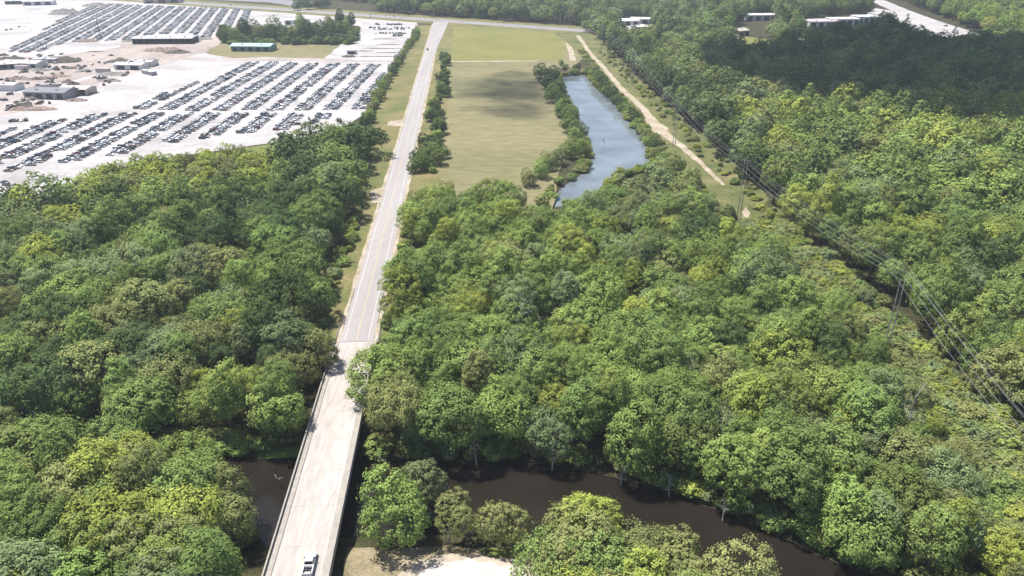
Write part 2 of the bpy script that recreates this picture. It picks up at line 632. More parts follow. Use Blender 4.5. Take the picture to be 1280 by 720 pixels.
sheet('left_verge', along(-26, -4.2, 246, yv1), .06, M['verge'], .4, 6)
sheet('left_verge', along(-26, -5.2, 206, 247, 20), .055, M['verge'], .4, 6, follow=True)
sheet('right_verge', along(4.2, 22, 246, yv1), .058, M['verge'], .4, 6)
sheet('right_verge', along(5.4, 20, 206, 247, 20), .054, M['verge'], .4, 6, follow=True)
sheet('road', along(-5.0, 5.4, 205, 1046), .09, M['asphalt'])
sheet('shoulder', along(-6.3, -5.0, 205, 1020), .085, M['dirt'], .25, 3)
sheet('shoulder', along(5.4, 6.9, 205, 1020), .085, M['dirt'], .3, 3)
sheet('turn_lane', [tuple(road_pt(y, o).xy) for y, o in ((760, 4.8), (1045, 15), (1045, 5), (760, 4.7))], .094, M['asphalt'])
for off, ya, yb, w, m in ((-3.65, 206, 1040, .16, 'white'), (3.65, 206, 900, .16, 'white'), (-.14, 206, 1030, .12, 'yellow'), (.14, 206, 1030, .12, 'yellow')):
    sheet('road_marking', along(off - w / 2, off + w / 2, ya, yb, 6), .10, M[m])
sheet('gravel_apron', wpts([(486, 152), (505, 149), (505, 155), (498, 158), (484, 157)]), .075, M['dirt'], .3, 2)
sheet('gravel_apron', wpts([(461, 240), (484, 231), (478, 252), (466, 254)]), .075, M['dirt'], .4, 2)
sheet('field_track', strip(wpts([(548, 77), (600, 76.8), (672, 76)]), [4, 5, 5]), .07, M['dirt'], .3, 6)
sheet('field_track', strip(wpts([(712, 42), (710, 55), (715, 70), (716, 76)]), [7, 6, 5, 6]), .07, M['dirt'], .5, 6)
# highway at the far end
HA, HB = P(190, 0.5), P(760, 40.5)
HD = (HB - HA).normalized()
HN = Vector((HD.y, -HD.x, 0))
a, b = HA - HD * 1500, HA + HD * ((HB - HA).length + 60)


def hw(o0, o1):
    return [tuple((a + HN * o0).xy), tuple((b + HN * o0).xy), tuple((b + HN * o1).xy), tuple((a + HN * o1).xy)]


sheet('highway_verge', hw(-40, 34), .062, M['verge'])
sheet('highway', hw(-14, 12), .088, M['hwy'])
for o in (-13, -1, 0.6, 11):
    sheet('highway_marking', hw(o - .3, o + .3), .098, M['white'])
sheet('paved_yard', wpts([(120, -6), (335, 3), (372, 9), (395, 3), (300, -5), (180, -12)]), .092, M['hwy'], 2, 20)

# power line corridor and its dirt road
COR = [(716, 40), (742, 62), (765, 88), (805, 130), (850, 178), (905, 232), (945, 280), (1008, 345), (1080, 405), (1135, 440), (1235, 545), (1320, 640), (1500, 840)]
cw = wpts(COR[:8]) + [(117, 214), (119, 190), (116, 150), (112, 110), (106, 60), (98, 0)]
sheet('corridor_grass', strip(cw, [46, 40, 30, 32, 36, 34, 30, 26, 26, 26, 26, 26, 26, 26]), .08, M['corridor'], 1.0, 6, follow=True)
TR = wpts([(722, 44), (737, 66), (752, 82), (778, 112), (805, 137), (822, 160), (848, 180), (880, 208), (905, 232)])
sheet('dirt_track', strip(TR, [4.5, 4.5, 4.5, 4.5, 5, 8, 4.5, 3.5, 2]), .13, M['dirt'], .45, 4)
sheet('dirt_apron', wpts([(790, 150), (812, 148), (836, 160), (830, 172), (808, 160), (792, 156)]), .135, M['dirt'], .6, 4)
sheet('bare_patch', wpts([(928, 264), (933, 258), (938, 268), (935, 272), (929, 271)]), .13, M['dirt'], .3, 2)
sheet('bare_patch', wpts([(998, 322), (1004, 326), (1008, 345), (1000, 340)]), .13, M['sand'], .3, 2)
sheet('bare_ground', wpts([(698, 91), (735, 90), (740, 86), (700, 86.5)]), .14, M['mud'], .8, 5)
# far roads and clearings
fh = [P(1100, 2), P(1125, 13), P(1160, 26), P(1230, 49)]
sheet('far_highway', strip([tuple(p.xy) for p in [fh[0] + (fh[0] - fh[1]) * 3] + fh + [fh[3] + (fh[3] - fh[2]) * 1.2]], 26), .07, M['grey_gravel'], .5, 14)
sheet('far_clearing', wpts([(1095, 10), (1118, 14), (1150, 26), (1200, 44), (1178, 50), (1140, 40), (1110, 26), (1080, 30), (1010, 34), (985, 30), (1000, 24), (1080, 22)]), .05, M['gravel'], 3, 14)
sheet('far_clearing', wpts([(918, 52), (914, 44), (925, 36), (936, 34), (932, 46), (958, 49), (968, 58), (916, 60)]), .05, M['meadow2'], 2, 14)
sheet('far_clearing', wpts([(770, 26), (800, 27), (818, 36), (805, 40), (775, 36)]), .05, M['gravel'], 2, 12)

# sandy clearing on the near bank
SAND = wpts([(436, 676), (500, 680), (556, 674), (620, 682), (676, 696), (700, 760), (640, 830), (420, 830), (428, 720)], FLOOD)
sheet('sand_clearing', SAND, .12, M['sand'], .35, 2, follow=True)
sheet('sand_patch', wpts([(500, 716), (545, 692), (620, 694), (672, 712), (680, 770), (600, 820), (500, 790)], FLOOD), .16, M['pale_dirt'], .8, 1.6, follow=True)
sheet('sand_patch', wpts([(530, 712), (560, 700), (612, 702), (650, 716), (655, 760), (600, 800), (520, 780), (515, 730)], FLOOD), .2, M['white_sand'], .7, 1.3, follow=True)
sheet('bank_grass', wpts([(322, 552), (352, 536), (388, 528), (384, 560), (350, 566), (316, 570)], FLOOD), .2, M['bright_grass'], .5, 1.5, follow=True)
sheet('bank_grass', wpts([(596, 676), (640, 680), (658, 690), (640, 697), (612, 694)], FLOOD), .26, M['rough_grass'], .3, 1.5, follow=True)
sheet('bank_grass', wpts([(430, 705), (470, 695), (500, 708), (490, 740), (430, 760)], FLOOD), .2, M['sand'], .3, 1.5, follow=True)

# ------------------------------------------------------------------ trees
def leaf_cards(pos, nrm, size, r):
    """one small uneven four-sided leaf spray per position"""
    n = len(pos)
    a = np.cross(nrm, r.normal(size=(n, 3)))
    a /= np.linalg.norm(a, axis=1, keepdims=True) + 1e-9
    b = np.cross(nrm, a)
    s = size * r.uniform(.6, 1.35, (n, 1))
    k = r.uniform(.7, 1.25, (n, 4, 1))
    fold = nrm * s * r.uniform(-.25, .1, (n, 1))
    v = np.empty((n, 4, 3))
    v[:, 0] = pos + a * s * .62 * k[:, 0] + fold
    v[:, 1] = pos + b * s * .45 * k[:, 1]
    v[:, 2] = pos - a * s * .62 * k[:, 2] + fold
    v[:, 3] = pos - b * s * .45 * k[:, 3]
    return v.reshape(-1, 3)


def quad_mesh(name, verts, mats):
    n = len(verts) // 4
    me = bpy.data.meshes.new(name)
    me.vertices.add(n * 4)
    me.vertices.foreach_set('co', verts.astype(np.float32).ravel())
    me.loops.add(n * 4)
    me.loops.foreach_set('vertex_index', np.arange(n * 4, dtype=np.int32))
    me.polygons.add(n)
    me.polygons.foreach_set('loop_start', np.arange(0, n * 4, 4, dtype=np.int32))
    me.materials.append(mats)
    me.update()
    me.validate()
    return me


def unit(v):
    return v / (np.linalg.norm(v, axis=-1, keepdims=True) + 1e-9)


# shape: radius, crown bottom, crown top, tufts, tuft radius, lumpiness, sprays per tuft, spray size
SHAPES = {
    'round': (6.4, 3.5, 15.0, 105, 1.25, .20, 42, .50),
    'broad': (7.8, 4.0, 14.5, 140, 1.35, .24, 42, .54),
    'tall': (5.2, 4.0, 18.5, 105, 1.15, .22, 40, .48),
    'feathery': (5.4, 3.0, 15.5, 150, .85, .30, 30, .40),
    'full': (6.6, .6, 13.5, 125, 1.2, .20, 42, .50),
    'shrub': (2.2, .3, 3.6, 50, .55, .22, 26, .36),
    'pine': (3.9, 8.0, 21.0, 70, .95, .30, 34, .44),
}


def crown_verts(kind, seed, lod=1.0):
    """a lumpy dome closed by leafy tufts, each tuft a small dome of leaf sprays"""
    Rr, z0, z1, nt_, tr, lump, nl, ls = SHAPES[kind]
    r = np.random.default_rng(seed)
    q_ = np.random.default_rng(seed + 9000)
    f_ = q_.uniform(.72, 1.22)
    tr, nt_, nl = tr * f_, int(nt_ / f_ ** 1.7), int(nl * f_ ** 1.2)
    lump = lump * q_.uniform(.7, 1.9)
    Rr, z1 = Rr * q_.uniform(.88, 1.1), z1 * q_.uniform(.92, 1.12)
    if lod == 1 and kind != 'shrub':
        ls, nl = ls * .84, int(nl * 1.36)
    stray, droop = q_.uniform(.05, .3), q_.uniform(.62, 1.15)
    if lod < 1:
        nl = max(7, int(nl * lod))
        ls = ls / math.sqrt(lod) * .92
    ctr = np.array([0, 0, z0 + (z1 - z0) * .42])
    up, dn = z1 - ctr[2] - tr * .6, ctr[2] - z0 - tr * .4
    i = np.arange(nt_) + .5
    zz = 1 - (1.72 if kind in ('full', 'shrub') else 1.5) * i / nt_
    ph = i * 2.39996 + r.uniform(0, 6.28)
    sq = np.sqrt(np.clip(1 - zz * zz, 0, 1))
    d = unit(np.stack([sq * np.cos(ph), sq * np.sin(ph), zz], 1) + r.normal(0, .09, (nt_, 3)))
    # big lobes: directions in which the crown bulges
    nb = int(q_.integers(5, 12))
    lob = unit(r.normal(size=(nb, 3)) * np.array([1, 1, .7]) + np.array([0, 0, .35]))
    near = np.max(d @ lob.T, axis=1)
    bulge = 1 - lump * 1.25 + lump * 2.0 * np.clip((near - .62) / .38, 0, 1) ** .7 + r.uniform(-.07, .07, nt_)
    ax = np.stack([np.full(nt_, Rr - tr * .7), np.full(nt_, Rr - tr * .7), np.where(d[:, 2] > 0, up, dn)], 1)
    tc = ctr + d * ax * bulge[:, None]
    if kind == 'pine':
        f = np.clip((tc[:, 2] - z0) / (z1 - z0), 0, 1)
        tc[:, :2] *= (1.2 - .8 * f)[:, None]
    P_, N_ = [], []
    for t, q in zip(tc, d):
        rt = tr * r.uniform(.65, 1.35)
        k = max(4, int(nl * (rt / tr) ** 1.5))
        e = unit(r.normal(size=(k, 3)) + q * .9 + np.array([0, 0, .3]))
        reach = np.where(r.uniform(size=(k, 1)) < stray, r.uniform(1.0, 1.55, (k, 1)), r.uniform(.5, 1.06, (k, 1)))
        P_.append(t + e * rt * reach * np.array([1, 1, droop]))
        N_.append(unit(e * .8 + q * .45 + r.normal(0, .19, e.shape) + np.array([0, 0, .25])))
    k = int(nt_ * nl * .16)
    e = unit(r.normal(size=(k, 3)))
    P_.append(ctr + e * np.array([Rr, Rr, (up + dn) / 2]) * r.uniform(.25, .75, (k, 1)))
    N_.append(unit(e + r.normal(0, .4, e.shape)))
    v = leaf_cards(np.concatenate(P_), np.concatenate(N_), ls, r)
    v[:, 2] = np.maximum(v[:, 2], .1)
    bc = ctr + lob * np.array([Rr, Rr, up]) * .72
    return v, bc


def trunk_mesh(kind, seed, bc, bark):
    Rr, z0, z1 = SHAPES[kind][:3]
    r = random.Random(seed)
    mb = MB()
    top = z0 + (z1 - z0) * .72
    base = .028 * z1 * (1.4 if kind == 'shrub' else 1)
    pts, rad = [], []
    for i in range(6):
        f = i / 5
        pts.append((r.uniform(-.25, .25) * f * z1 * .07, r.uniform(-.25, .25) * f * z1 * .07, -.6 + (top + .6) * f))
        rad.append(base * (1.35 if i == 0 else 1 - .8 * f))
    mb.tube(pts, rad, 7)
    order = list(range(len(bc)))
    r.shuffle(order)
    for j in order[:9]:
        q = Vector(bc[j])
        h = max(z0 * .7, min(top * .9, q.z * .62))
        f = (h + .6) / (top + .6) * 5
        k = min(4, int(f))
        s = Vector(pts[k]).lerp(Vector(pts[k + 1]), f - k)
        mid = s.lerp(q, .5) + Vector((0, 0, .3))
        mb.tube([s, mid, q], [base * .42, base * .26, base * .08], 5)
    me = bpy.data.meshes.new('trunk')
    me.from_pydata(mb.v, [], mb.f)
    me.materials.append(bark)
    me.polygons.foreach_set('use_smooth', [True] * len(me.polygons))
    me.update()
    return me


NVAR = {'round': 5, 'broad': 4, 'tall': 4, 'feathery': 4, 'full': 4, 'shrub': 3, 'pine': 2}
CROWN, TRUNK, FAR = {}, {}, {}
for si, kind in enumerate(SHAPES):
    for var in range(NVAR[kind]):
        v, bc = crown_verts(kind, 100 * si + var)
        tm = trunk_mesh(kind, 100 * si + var, bc, M['bark'])
        v2, _ = crown_verts(kind, 100 * si + var, .22 if kind != 'shrub' else .4)
        for col in COLS:
            CROWN[kind, var, col] = quad_mesh('crown', v, LEAF[col])
            FAR[kind, var, col] = quad_mesh('far_crown', v2, LEAF[col])
        TRUNK[kind, var] = tm

SPECS = []          # every tree to be: dict


def want(x, y, kind, col, s, zone, special=None, z=None, name='tree', group=None, cat='tree'):
    z = zg(x, y) if z is None else z
    SPECS.append(dict(x=x, y=y, z=z, kind=kind, var=rng.randrange(NVAR[kind]), col=col, s=s, rz=rng.uniform(0, 6.28), zone=zone, special=special, name=name, group=group, cat=cat,
                      sx=rng.uniform(.9, 1.12), sy=rng.uniform(.9, 1.12)))


def scatter(poly, spacing, cb, avoid=None, seed=0, density=1.0):
    """jittered hexagonal spread over a world polygon"""
    r = random.Random(seed)
    xs, ys = [p[0] for p in poly], [p[1] for p in poly]
    y = min(ys)
    row = 0
    n = 0
    while y < max(ys):
        x = min(xs) + (spacing / 2 if row % 2 else 0)
        while x < max(xs):
            px, py = x + r.uniform(-.36, .36) * spacing, y + r.uniform(-.36, .36) * spacing
            if r.random() < density and inside((px, py), poly) and not (avoid and avoid(px, py)):
                cb(px, py, r)
                n += 1
            x += spacing
        y += spacing * .87
        row += 1
    return n


def pick(r, table):
    t = sum(w for _, w in table)
    q = r.uniform(0, t)
    for k, w in table:
        q -= w
        if q <= 0:
            return k
    return table[-1][0]


from mathutils import noise as mnoise


def patch(x, y, s=.012, o=0.0):
    return mnoise.noise(Vector((x * s + o, y * s - o, o)))


def near_water(x, y, d=3.0):
    if 40 < y < 260:
        return inside((x, y), RIVER) or poly_dist((x, y), RIVER) < d
    return inside((x, y), POND) or poly_dist((x, y), POND) < d


def base_colour(r, x, y, table):
    p = patch(x, y, .02)
    if p > .22:
        table = [(c, w * (3.0 if c in ('yellow green', 'bright green') else .7)) for c, w in table]
    elif p < -.22:
        table = [(c, w * (2.4 if c in ('dark green', 'mid green') else .7)) for c, w in table]
    return pick(r, table)


# --- the wood on the left of the road
LW = wpts([(-190, 340), (-60, 292), (20, 290), (62, 268), (100, 244), (150, 224), (205, 212), (262, 204), (330, 206), (380, 204), (420, 196), (452, 190), (466, 196), (462, 222), (454, 262), (440, 300),
           (424, 345), (412, 380), (404, 410), (392, 438)])
LWn = wpts([(412, 392), (402, 420), (392, 455), (384, 490), (366, 545), (350, 566), (300, 570), (150, 556), (0, 550), (-150, 556), (-200, 560), (-200, 340), (-190, 340)], -3)
LWALL = LW + LWn


def left_tree(x, y, r):
    px, py = Q(x, y, 10)
    top = py < 262 and px < 350
    if top and py < 240:
        col = pick(r, [('yellow green', 5), ('olive', 3), ('bright green', 1)])
        want(x, y, pick(r, [('round', 2), ('feathery', 2), ('broad', 1)]), col, r.uniform(.55, .78), 'L')
        return
    if px > 250 and py < 300:
        col = pick(r, [('dark green', 5), ('mid green', 3), ('grey green', 1)])
        k = pick(r, [('round', 3), ('broad', 2), ('tall', 1)])
        s = r.uniform(.85, 1.25)
    else:
        col = base_colour(r, x, y, [('mid green', 4), ('olive', 2), ('grey green', 2), ('dark green', 3), ('bright green', 1.2), ('yellow green', .8)])
        k = pick(r, [('round', 4), ('broad', 3), ('tall', 2.5), ('feathery', 3)])
        s = r.choice([r.uniform(.7, .95), r.uniform(.95, 1.3)])
    want(x, y, k, col, s, 'L')


scatter(LWALL, 8.8, left_tree, lambda x, y: near_water(x, y, .6) or road_off(x, y) > (-13 if y < 224 else -19), 3)

# --- the grove on the near bank, left of the bridge
LN = wpts([(-160, 592), (0, 582), (150, 586), (240, 592), (290, 622), (312, 676), (322, 704), (312, 760), (290, 850), (-160, 860)], FLOOD)
scatter(LN, 8.4, lambda x, y, r: want(x, y, pick(r, [('round', 4), ('broad', 3), ('tall', 1), ('feathery', 1.5)]),
                                      base_colour(r, x, y, [('olive', 4), ('mid green', 3), ('bright green', 2), ('grey green', 1.5), ('yellow green', 1)]), r.uniform(.85, 1.22), 'N'),
        lambda x, y: near_water(x, y, .2) or road_off(x, y) > -11.5, 7)

# --- the wood between the road and the power line
CW1 = wpts([(484, 434), (489, 400), (497, 350), (508, 300), (522, 268), (545, 258), (600, 262), (650, 272), (700, 290), (745, 282), (782, 254), (815, 232), (835, 214), (862, 228), (890, 262), (925, 287),
            (962, 321), (1004, 358)]) + [(109, 226), (112, 203)]
CW2 = [(112, 203), (108, 150), (105, 100), (98, 40)] + wpts([(1340, 830), (1180, 722), (1045, 684), (955, 644), (862, 606), (768, 580), (655, 560), (592, 566), (480, 562), (472, 520), (478, 480), (484, 440)], FLOOD)
CWALL = CW1 + CW2


def mid_tree(x, y, r):
    px, py = Q(x, y, 10)
    tb = [('mid green', 4), ('bright green', 5), ('grey green', 2), ('yellow green', 1.2), ('olive', 1), ('dark green', .5)]
    if px < 620 and py < 420:
        tb = [('mid green', 4), ('bright green', 4), ('yellow green', 2), ('dark green', 1)]
    if px > 1080 and py > 430:
        tb = [('olive', 4), ('yellow green', 2), ('grey green', 2), ('mid green', 2)]
    if py < 275 and px > 780:
        tb = [('olive', 3), ('grey green', 3), ('bright green', 2)]
    col = base_colour(r, x, y, tb)
    s = r.choice([r.uniform(.66, .9), r.uniform(.9, 1.22)])
    if y > 250:
        s *= .84
    edge = poly_dist((x, y), cw_line)
    if px > 800 and edge < 21:
        s *= r.uniform(.5, .62) if edge < 12 else r.uniform(.66, .82)
    want(x, y, pick(r, [('round', 3.5), ('broad', 2.5), ('tall', 3), ('feathery', 3.5)]), col, s, 'M')


cw_line = strip(cw, 2)
scatter(CWALL, 8.5, mid_tree, lambda x, y: near_water(x, y, .3) or road_off(x, y) < 11.5 or poly_dist((x, y), cw_line) < (9 if y > 300 else 4.0), 5)

# --- the grove on the near bank, right of the clearing
RN = wpts([(690, 706), (735, 692), (800, 708), (915, 756), (1000, 815), (1040, 900), (1010, 960), (690, 960), (676, 800)], FLOOD)
scatter(RN, 7.6, lambda x, y, r: want(x, y, pick(r, [('round', 4), ('broad', 2), ('feathery', 1)]),
                                      pick(r, [('olive', 4), ('mid green', 3), ('bright green', 2), ('yellow green', 1.5)]), r.uniform(.8, 1.02), 'S'),
        lambda x, y: near_water(x, y, .5), 9)

# open places in the far woods: pixel outlines in which ground or buildings show
OPEN_PX = [[(1085, 0), (1130, 0), (1150, 12), (1190, 26), (1236, 48), (1205, 50), (1178, 48), (1140, 40), (1112, 28), (1080, 36), (1015, 38), (1000, 34), (1000, 24), (1080, 18), (1100, 12)],
           [(912, 50), (912, 36), (925, 28), (936, 22), (972, 20), (972, 30), (950, 33), (946, 44), (962, 46), (972, 58), (916, 58)],
           [(770, 25), (800, 24), (820, 30), (818, 40), (800, 42), (772, 36)], [(990, 50), (1012, 50), (1012, 56), (990, 56)]]


def hides_clearing(x, y):
    if y < 560:
        return False
    return any(inside(Q(x, y, h), pl) for pl in OPEN_PX for h in (0, 4, 9, 11))


# --- the wood beyond the power line and everything to the far right
RW = wpts([(722, 30), (760, 66), (788, 92), (822, 128), (868, 172), (928, 226), (980, 282), (1040, 340), (1105, 396), (1175, 446), (1275, 540), (1380, 660), (1560, 830), (2000, 830), (2000, 400), (1900, 60), (1240, 53),
           (1150, 40), (1100, 34), (1000, 40), (960, 60), (916, 62), (905, 40), (825, 40), (800, 42), (768, 38), (735, 24)])


def right_tree(x, y, r):
    px, py = Q(x, y, 10)
    tb = [('mid green', 4), ('bright green', 3), ('grey green', 2), ('olive', 2), ('yellow green', 1.5), ('dark green', 1)]
    if 870 < px and 130 < py < 185:
        tb = [('yellow green', 4), ('bright green', 3), ('mid green', 2), ('olive', 2)]
    if py < 130:
        tb = [('dark green', 3), ('mid green', 3), ('olive', 1.5), ('grey green', 1.5)]
    e = poly_dist((x, y), cw_line)
    if e < 34 and px < 960:
        tb = [('dark green', 4), ('mid green', 2), ('grey green', 2)]
    col = base_colour(r, x, y, tb)
    want(x, y, pick(r, [('round', 4), ('broad', 3), ('tall', 2), ('feathery', 2.5), ('pine', .6)]), col, r.choice([r.uniform(.75, 1.0), r.uniform(1.0, 1.35)]), 'R')


def r_avoid(x, y):
    return poly_dist((x, y), cw_line) < (15 if y > 330 else 14) or (x > 640 + .9 * y) or hides_clearing(x, y)


scatter([p for p in RW], 9.6, right_tree, lambda x, y: r_avoid(x, y) or y > 640, 13)
scatter([p for p in RW], 11.5, right_tree, lambda x, y: r_avoid(x, y) or y <= 640, 14)

# --- woods beyond the highway and at the horizon
fh_line = strip([tuple(p.xy) for p in [fh[0] + (fh[0] - fh[1]) * 3] + fh + [fh[3] + (fh[3] - fh[2]) * 1.2]], 2)
CLEAR = [
         wpts([(-700, 10), (-700, -40), (300, -14), (470, 6), (470, 17), (330, 9), (100, 2)])]


def top_tree(x, y, r):
    px, py = Q(x, y, 10)
    tb = [('dark green', 4), ('mid green', 3), ('grey green', 2), ('olive', 1)]
    if px > 1180:
        tb = [('bright green', 2), ('mid green', 3), ('yellow green', 1.5), ('olive', 1)]
    col = base_colour(r, x, y, tb)
    want(x, y, pick(r, [('pine', 2 if px < 740 else 1), ('round', 3), ('broad', 2), ('tall', 3)]), col, r.uniform(.9, 1.3), 'T')


def t_avoid(x, y):
    h = (Vector((x, y, 0)) - HA).dot(HN)
    if (h > -36 and Q(x, y)[0] < 748) or y > 1900:
        return True
    if abs(x) > 760 + .1 * y:
        return True
    if hides_clearing(x, y) or poly_dist((x, y), fh_line) < 24:
        return True
    return any(inside((x, y), c) for c in CLEAR)


TOP = [tuple(P(x_, y_).xy) for x_, y_ in [(470, 17), (620, 27), (735, 33), (770, 42), (800, 43), (830, 41), (905, 43), (918, 62), (965, 60), (990, 40), (1100, 34), (1200, 52), (1280, 54), (1500, 62)]] + [(1100, 1900), (-1100, 1900), tuple(P(300, 6).xy)]
scatter(TOP, 12.5, top_tree, lambda x, y: t_avoid(x, y), 17)

# --- single trees and rows that one can point to
def one(px, py, kind, col, s, label, z=0.0, group=None, name='tree', cat='tree', zone='X'):
    p = P(px, py, z)
    want(p.x, p.y, kind, col, s, zone, label, z if z else None, name, group, cat)


one(501, 668, 'full', 'bright green', 1.22, 'big round mid-green tree on the sand right beside the bridge', FLOOD)
one(530, 628, 'full', 'grey green', .80, 'grey-green tree behind the big round tree beside the bridge', FLOOD)
one(573, 668, 'feathery', 'olive', .74, 'thin olive tree with a bare forked trunk between two fuller bank trees', FLOOD)
one(628, 678, 'full', 'olive', .74, 'slender olive tree standing alone on the green tuft of the near bank', FLOOD)
one(730, 694, 'full', 'yellow green', 1.05, 'bright yellow-green tree at the river tip of the near-bank grove', FLOOD)
one(500, 545, 'broad', 'olive', .95, 'olive tree whose crown hangs over the far right end of the bridge', FLOOD)
one(500, 500, 'round', 'olive', .85, 'second olive tree by the far right end of the bridge, farther from the river', FLOOD)
one(520, 560, 'feathery', 'grey green', .55, 'small grey-green tree at the far waterline just right of the bridge', FLOOD)
one(404, 468, 'round', 'olive', .85, 'olive tree throwing its shadow on the far left end of the bridge', -3)
one(372, 540, 'shrub', 'yellow green', 1.7, 'low bright green willow bush on the far bank left of the bridge', FLOOD, None, 'shrub', 'shrub')
one(350, 548, 'shrub', 'bright green', 1.6, 'second low green bush on the far bank left of the bridge, farther from it', FLOOD, None, 'shrub', 'shrub')
one(396, 208, 'full', 'dark green', .85, 'dark round tree between the lot margin and the wood, left of the road')
one(452, 176, 'full', 'mid green', .55, 'low green tree beside the lot corner, left one of three')
one(462, 186, 'full', 'mid green', .6, 'green tree beside the lot corner, middle one of three')
one(470, 178, 'full', 'dark green', .58, 'dark green tree beside the lot corner, nearest the road')
one(424, 154, 'shrub', 'dark green', .9, 'lone bush at the gravel edge beside the round sand heap', 0, None, 'shrub', 'shrub')
# pond trees
pond_l = [(676, 98, 'mid green', .62), (690, 100, 'dark green', .58), (684, 112, 'dark green', .66), (697, 118, 'dark green', .55), (690, 128, 'mid green', .66), (703, 134, 'dark green', .52), (700, 146, 'mid green', .62),
          (712, 152, 'mid green', .55), (710, 166, 'mid green', .6), (722, 172, 'grey green', .5), (720, 186, 'mid green', .62), (728, 193, 'bright green', .45), (712, 198, 'mid green', .5), (684, 213, 'olive', .5),
          (675, 222, 'bright green', .5), (662, 232, 'olive', .48), (694, 206, 'grey green', .5)]
for i, (x_, y_, c_, s_) in enumerate(pond_l):
    one(x_, y_, 'full', c_, s_ * 1.4, 'POND_L', group='trees on the meadow side of the pond')
pond_r = [(706, 90, 'dark green', .42), (721, 89, 'dark green', .45), (735, 92, 'mid green', .42), (744, 100, 'dark green', .6), (752, 108, 'dark green', .62), (759, 118, 'dark green', .5), (770, 128, 'dark green', .48),
          (781, 138, 'mid green', .46), (792, 148, 'dark green', .44), (800, 158, 'mid green', .42), (812, 176, 'olive', .4), (818, 188, 'dark green', .42), (822, 200, 'olive', .5), (702, 82, 'mid green', .36), (748, 104, 'mid green', .6), (757, 113, 'dark green', .6), (765, 123, 'dark green', .58), (776, 133, 'dark green', .56), (787, 143, 'mid green', .52), (796, 153, 'dark green', .5),
          (829, 208, 'bright green', .52), (838, 214, 'olive', .5), (816, 182, 'mid green', .48)]
for i, (x_, y_, c_, s_) in enumerate(pond_r):
    one(x_, y_, 'full', c_, s_ * 1.12, 'POND_R', group='trees on the track side of the pond')
# grove behind the yard
for i, (x_, y_) in enumerate([(284, 53), (296, 54), (308, 52), (322, 51), (334, 52), (345, 50), (362, 52), (372, 52), (383, 53), (394, 52), (405, 52), (414, 50), (424, 48), (432, 45), (440, 40), (300, 47), (318, 46), (378, 46), (396, 45), (412, 43), (426, 41), (432, 38)]):
    one(x_, y_, ['full', 'full', 'tall'][i % 3], ['dark green', 'mid green', 'dark green', 'olive'][i % 4], rng.uniform(1.1, 1.4), 'GROVE', group='trees of the grove behind the car lot')
for i, (x_, y_) in enumerate([(372, 13), (385, 12), (398, 11), (408, 10), (380, 9)]):
    one(x_, y_, 'full', 'dark green', 1.1, 'YARDTREE', group='trees by the highway behind the grove')
# hedge rows
for i in range(34):
    f = i / 33
    y_ = 42 + (158 - 42) * f ** 1.3
    x_ = 521 - 7 * f - (521 - 462) * max(0, f - .12) / .88 * .97 + rng.uniform(-1.5, 1.5)
    one(x_, y_, 'shrub', rng.choice(['mid green', 'bright green', 'dark green', 'olive']), rng.uniform(1.3, 2.2), 'HEDGE_L', group='bushes of the hedge along the car lot', name='shrub', cat='shrub')
for i in range(40):
    f = i / 39
    y_ = 70 + (216 - 70) * f ** 1.1
    w_ = 1.5 + 10 * f
    x_ = 555 - 22 * f ** 1.4 + rng.uniform(-w_, w_) + (2 if f < .4 else 0)
    if f > .35 and i % 2 == 0:
        one(x_, y_, 'full', rng.choice(['mid green', 'dark green', 'mid green']), rng.uniform(.32, .5) + .3 * max(0, f - .7), 'HEDGE_RT', group='young trees of the row right of the road')
    else:
        one(x_, y_, 'shrub', rng.choice(['mid green', 'bright green', 'dark green']), rng.uniform(.8, 2.3), 'HEDGE_R', group='bushes of the row right of the road', name='shrub', cat='shrub')
for x_, y_, s_ in ((522, 205, .62), (536, 200, .7), (548, 206, .6), (530, 214, .66), (545, 190, .58), (556, 198, .5), (516, 216, .5)):
    one(x_, y_, 'full', rng.choice(['mid green', 'dark green']), s_, 'HEDGE_RT', group='young trees of the row right of the road')

# --- which trees are objects of their own: the 300 that show largest
for d in SPECS:
    Rr, z0, z1 = SHAPES[d['kind']][:3]
    d['px'], d['py'] = Q(d['x'], d['y'], d['z'] + d['s'] * (z0 + z1) / 2)
    rg = math.sqrt(d['x'] ** 2 + d['y'] ** 2 + CAMH ** 2)
    d['size'] = FOC * Rr * d['s'] / rg
    d['seen'] = -25 < d['px'] < 1305 and -20 < d['py'] < 745
trees = [d for d in SPECS if d['cat'] == 'tree']
special = [d for d in trees if d['special']]
rest = sorted((d for d in trees if not d['special'] and d['seen']), key=lambda d: -d['size'])
single = special + rest[:300 - len(special)]
ids = set(id(d) for d in single)
far_trees = [d for d in trees if id(d) not in ids and d['px'] > -260 and d['px'] < 1540 and d['py'] < 900]

FORM = {'full': 'full', 'round': 'round', 'broad': 'broad', 'tall': 'tall', 'feathery': 'feathery', 'pine': 'pine-like', 'shrub': 'bushy'}
WOOD = {'L': ('wood left of road', 'trees of the wood left of the road'), 'N': ('near left grove', 'trees of the near grove left of the bridge'),
        'M': ('middle wood', 'trees of the wood between the road and the power line'), 'S': ('grove by sandy clearing', 'trees of the grove beside the sandy clearing'),
        'R': ('wood beyond cables', 'trees of the wood beyond the power line'), 'T': ('wood beyond highway', 'trees of the wood beyond the highway')}
ONES = ['zero', 'one', 'two', 'three', 'four', 'five', 'six', 'seven', 'eight', 'nine', 'ten', 'eleven', 'twelve', 'thirteen', 'fourteen', 'fifteen', 'sixteen', 'seventeen', 'eighteen', 'nineteen']
TENS = ['', '', 'twenty', 'thirty', 'forty', 'fifty', 'sixty', 'seventy', 'eighty', 'ninety']


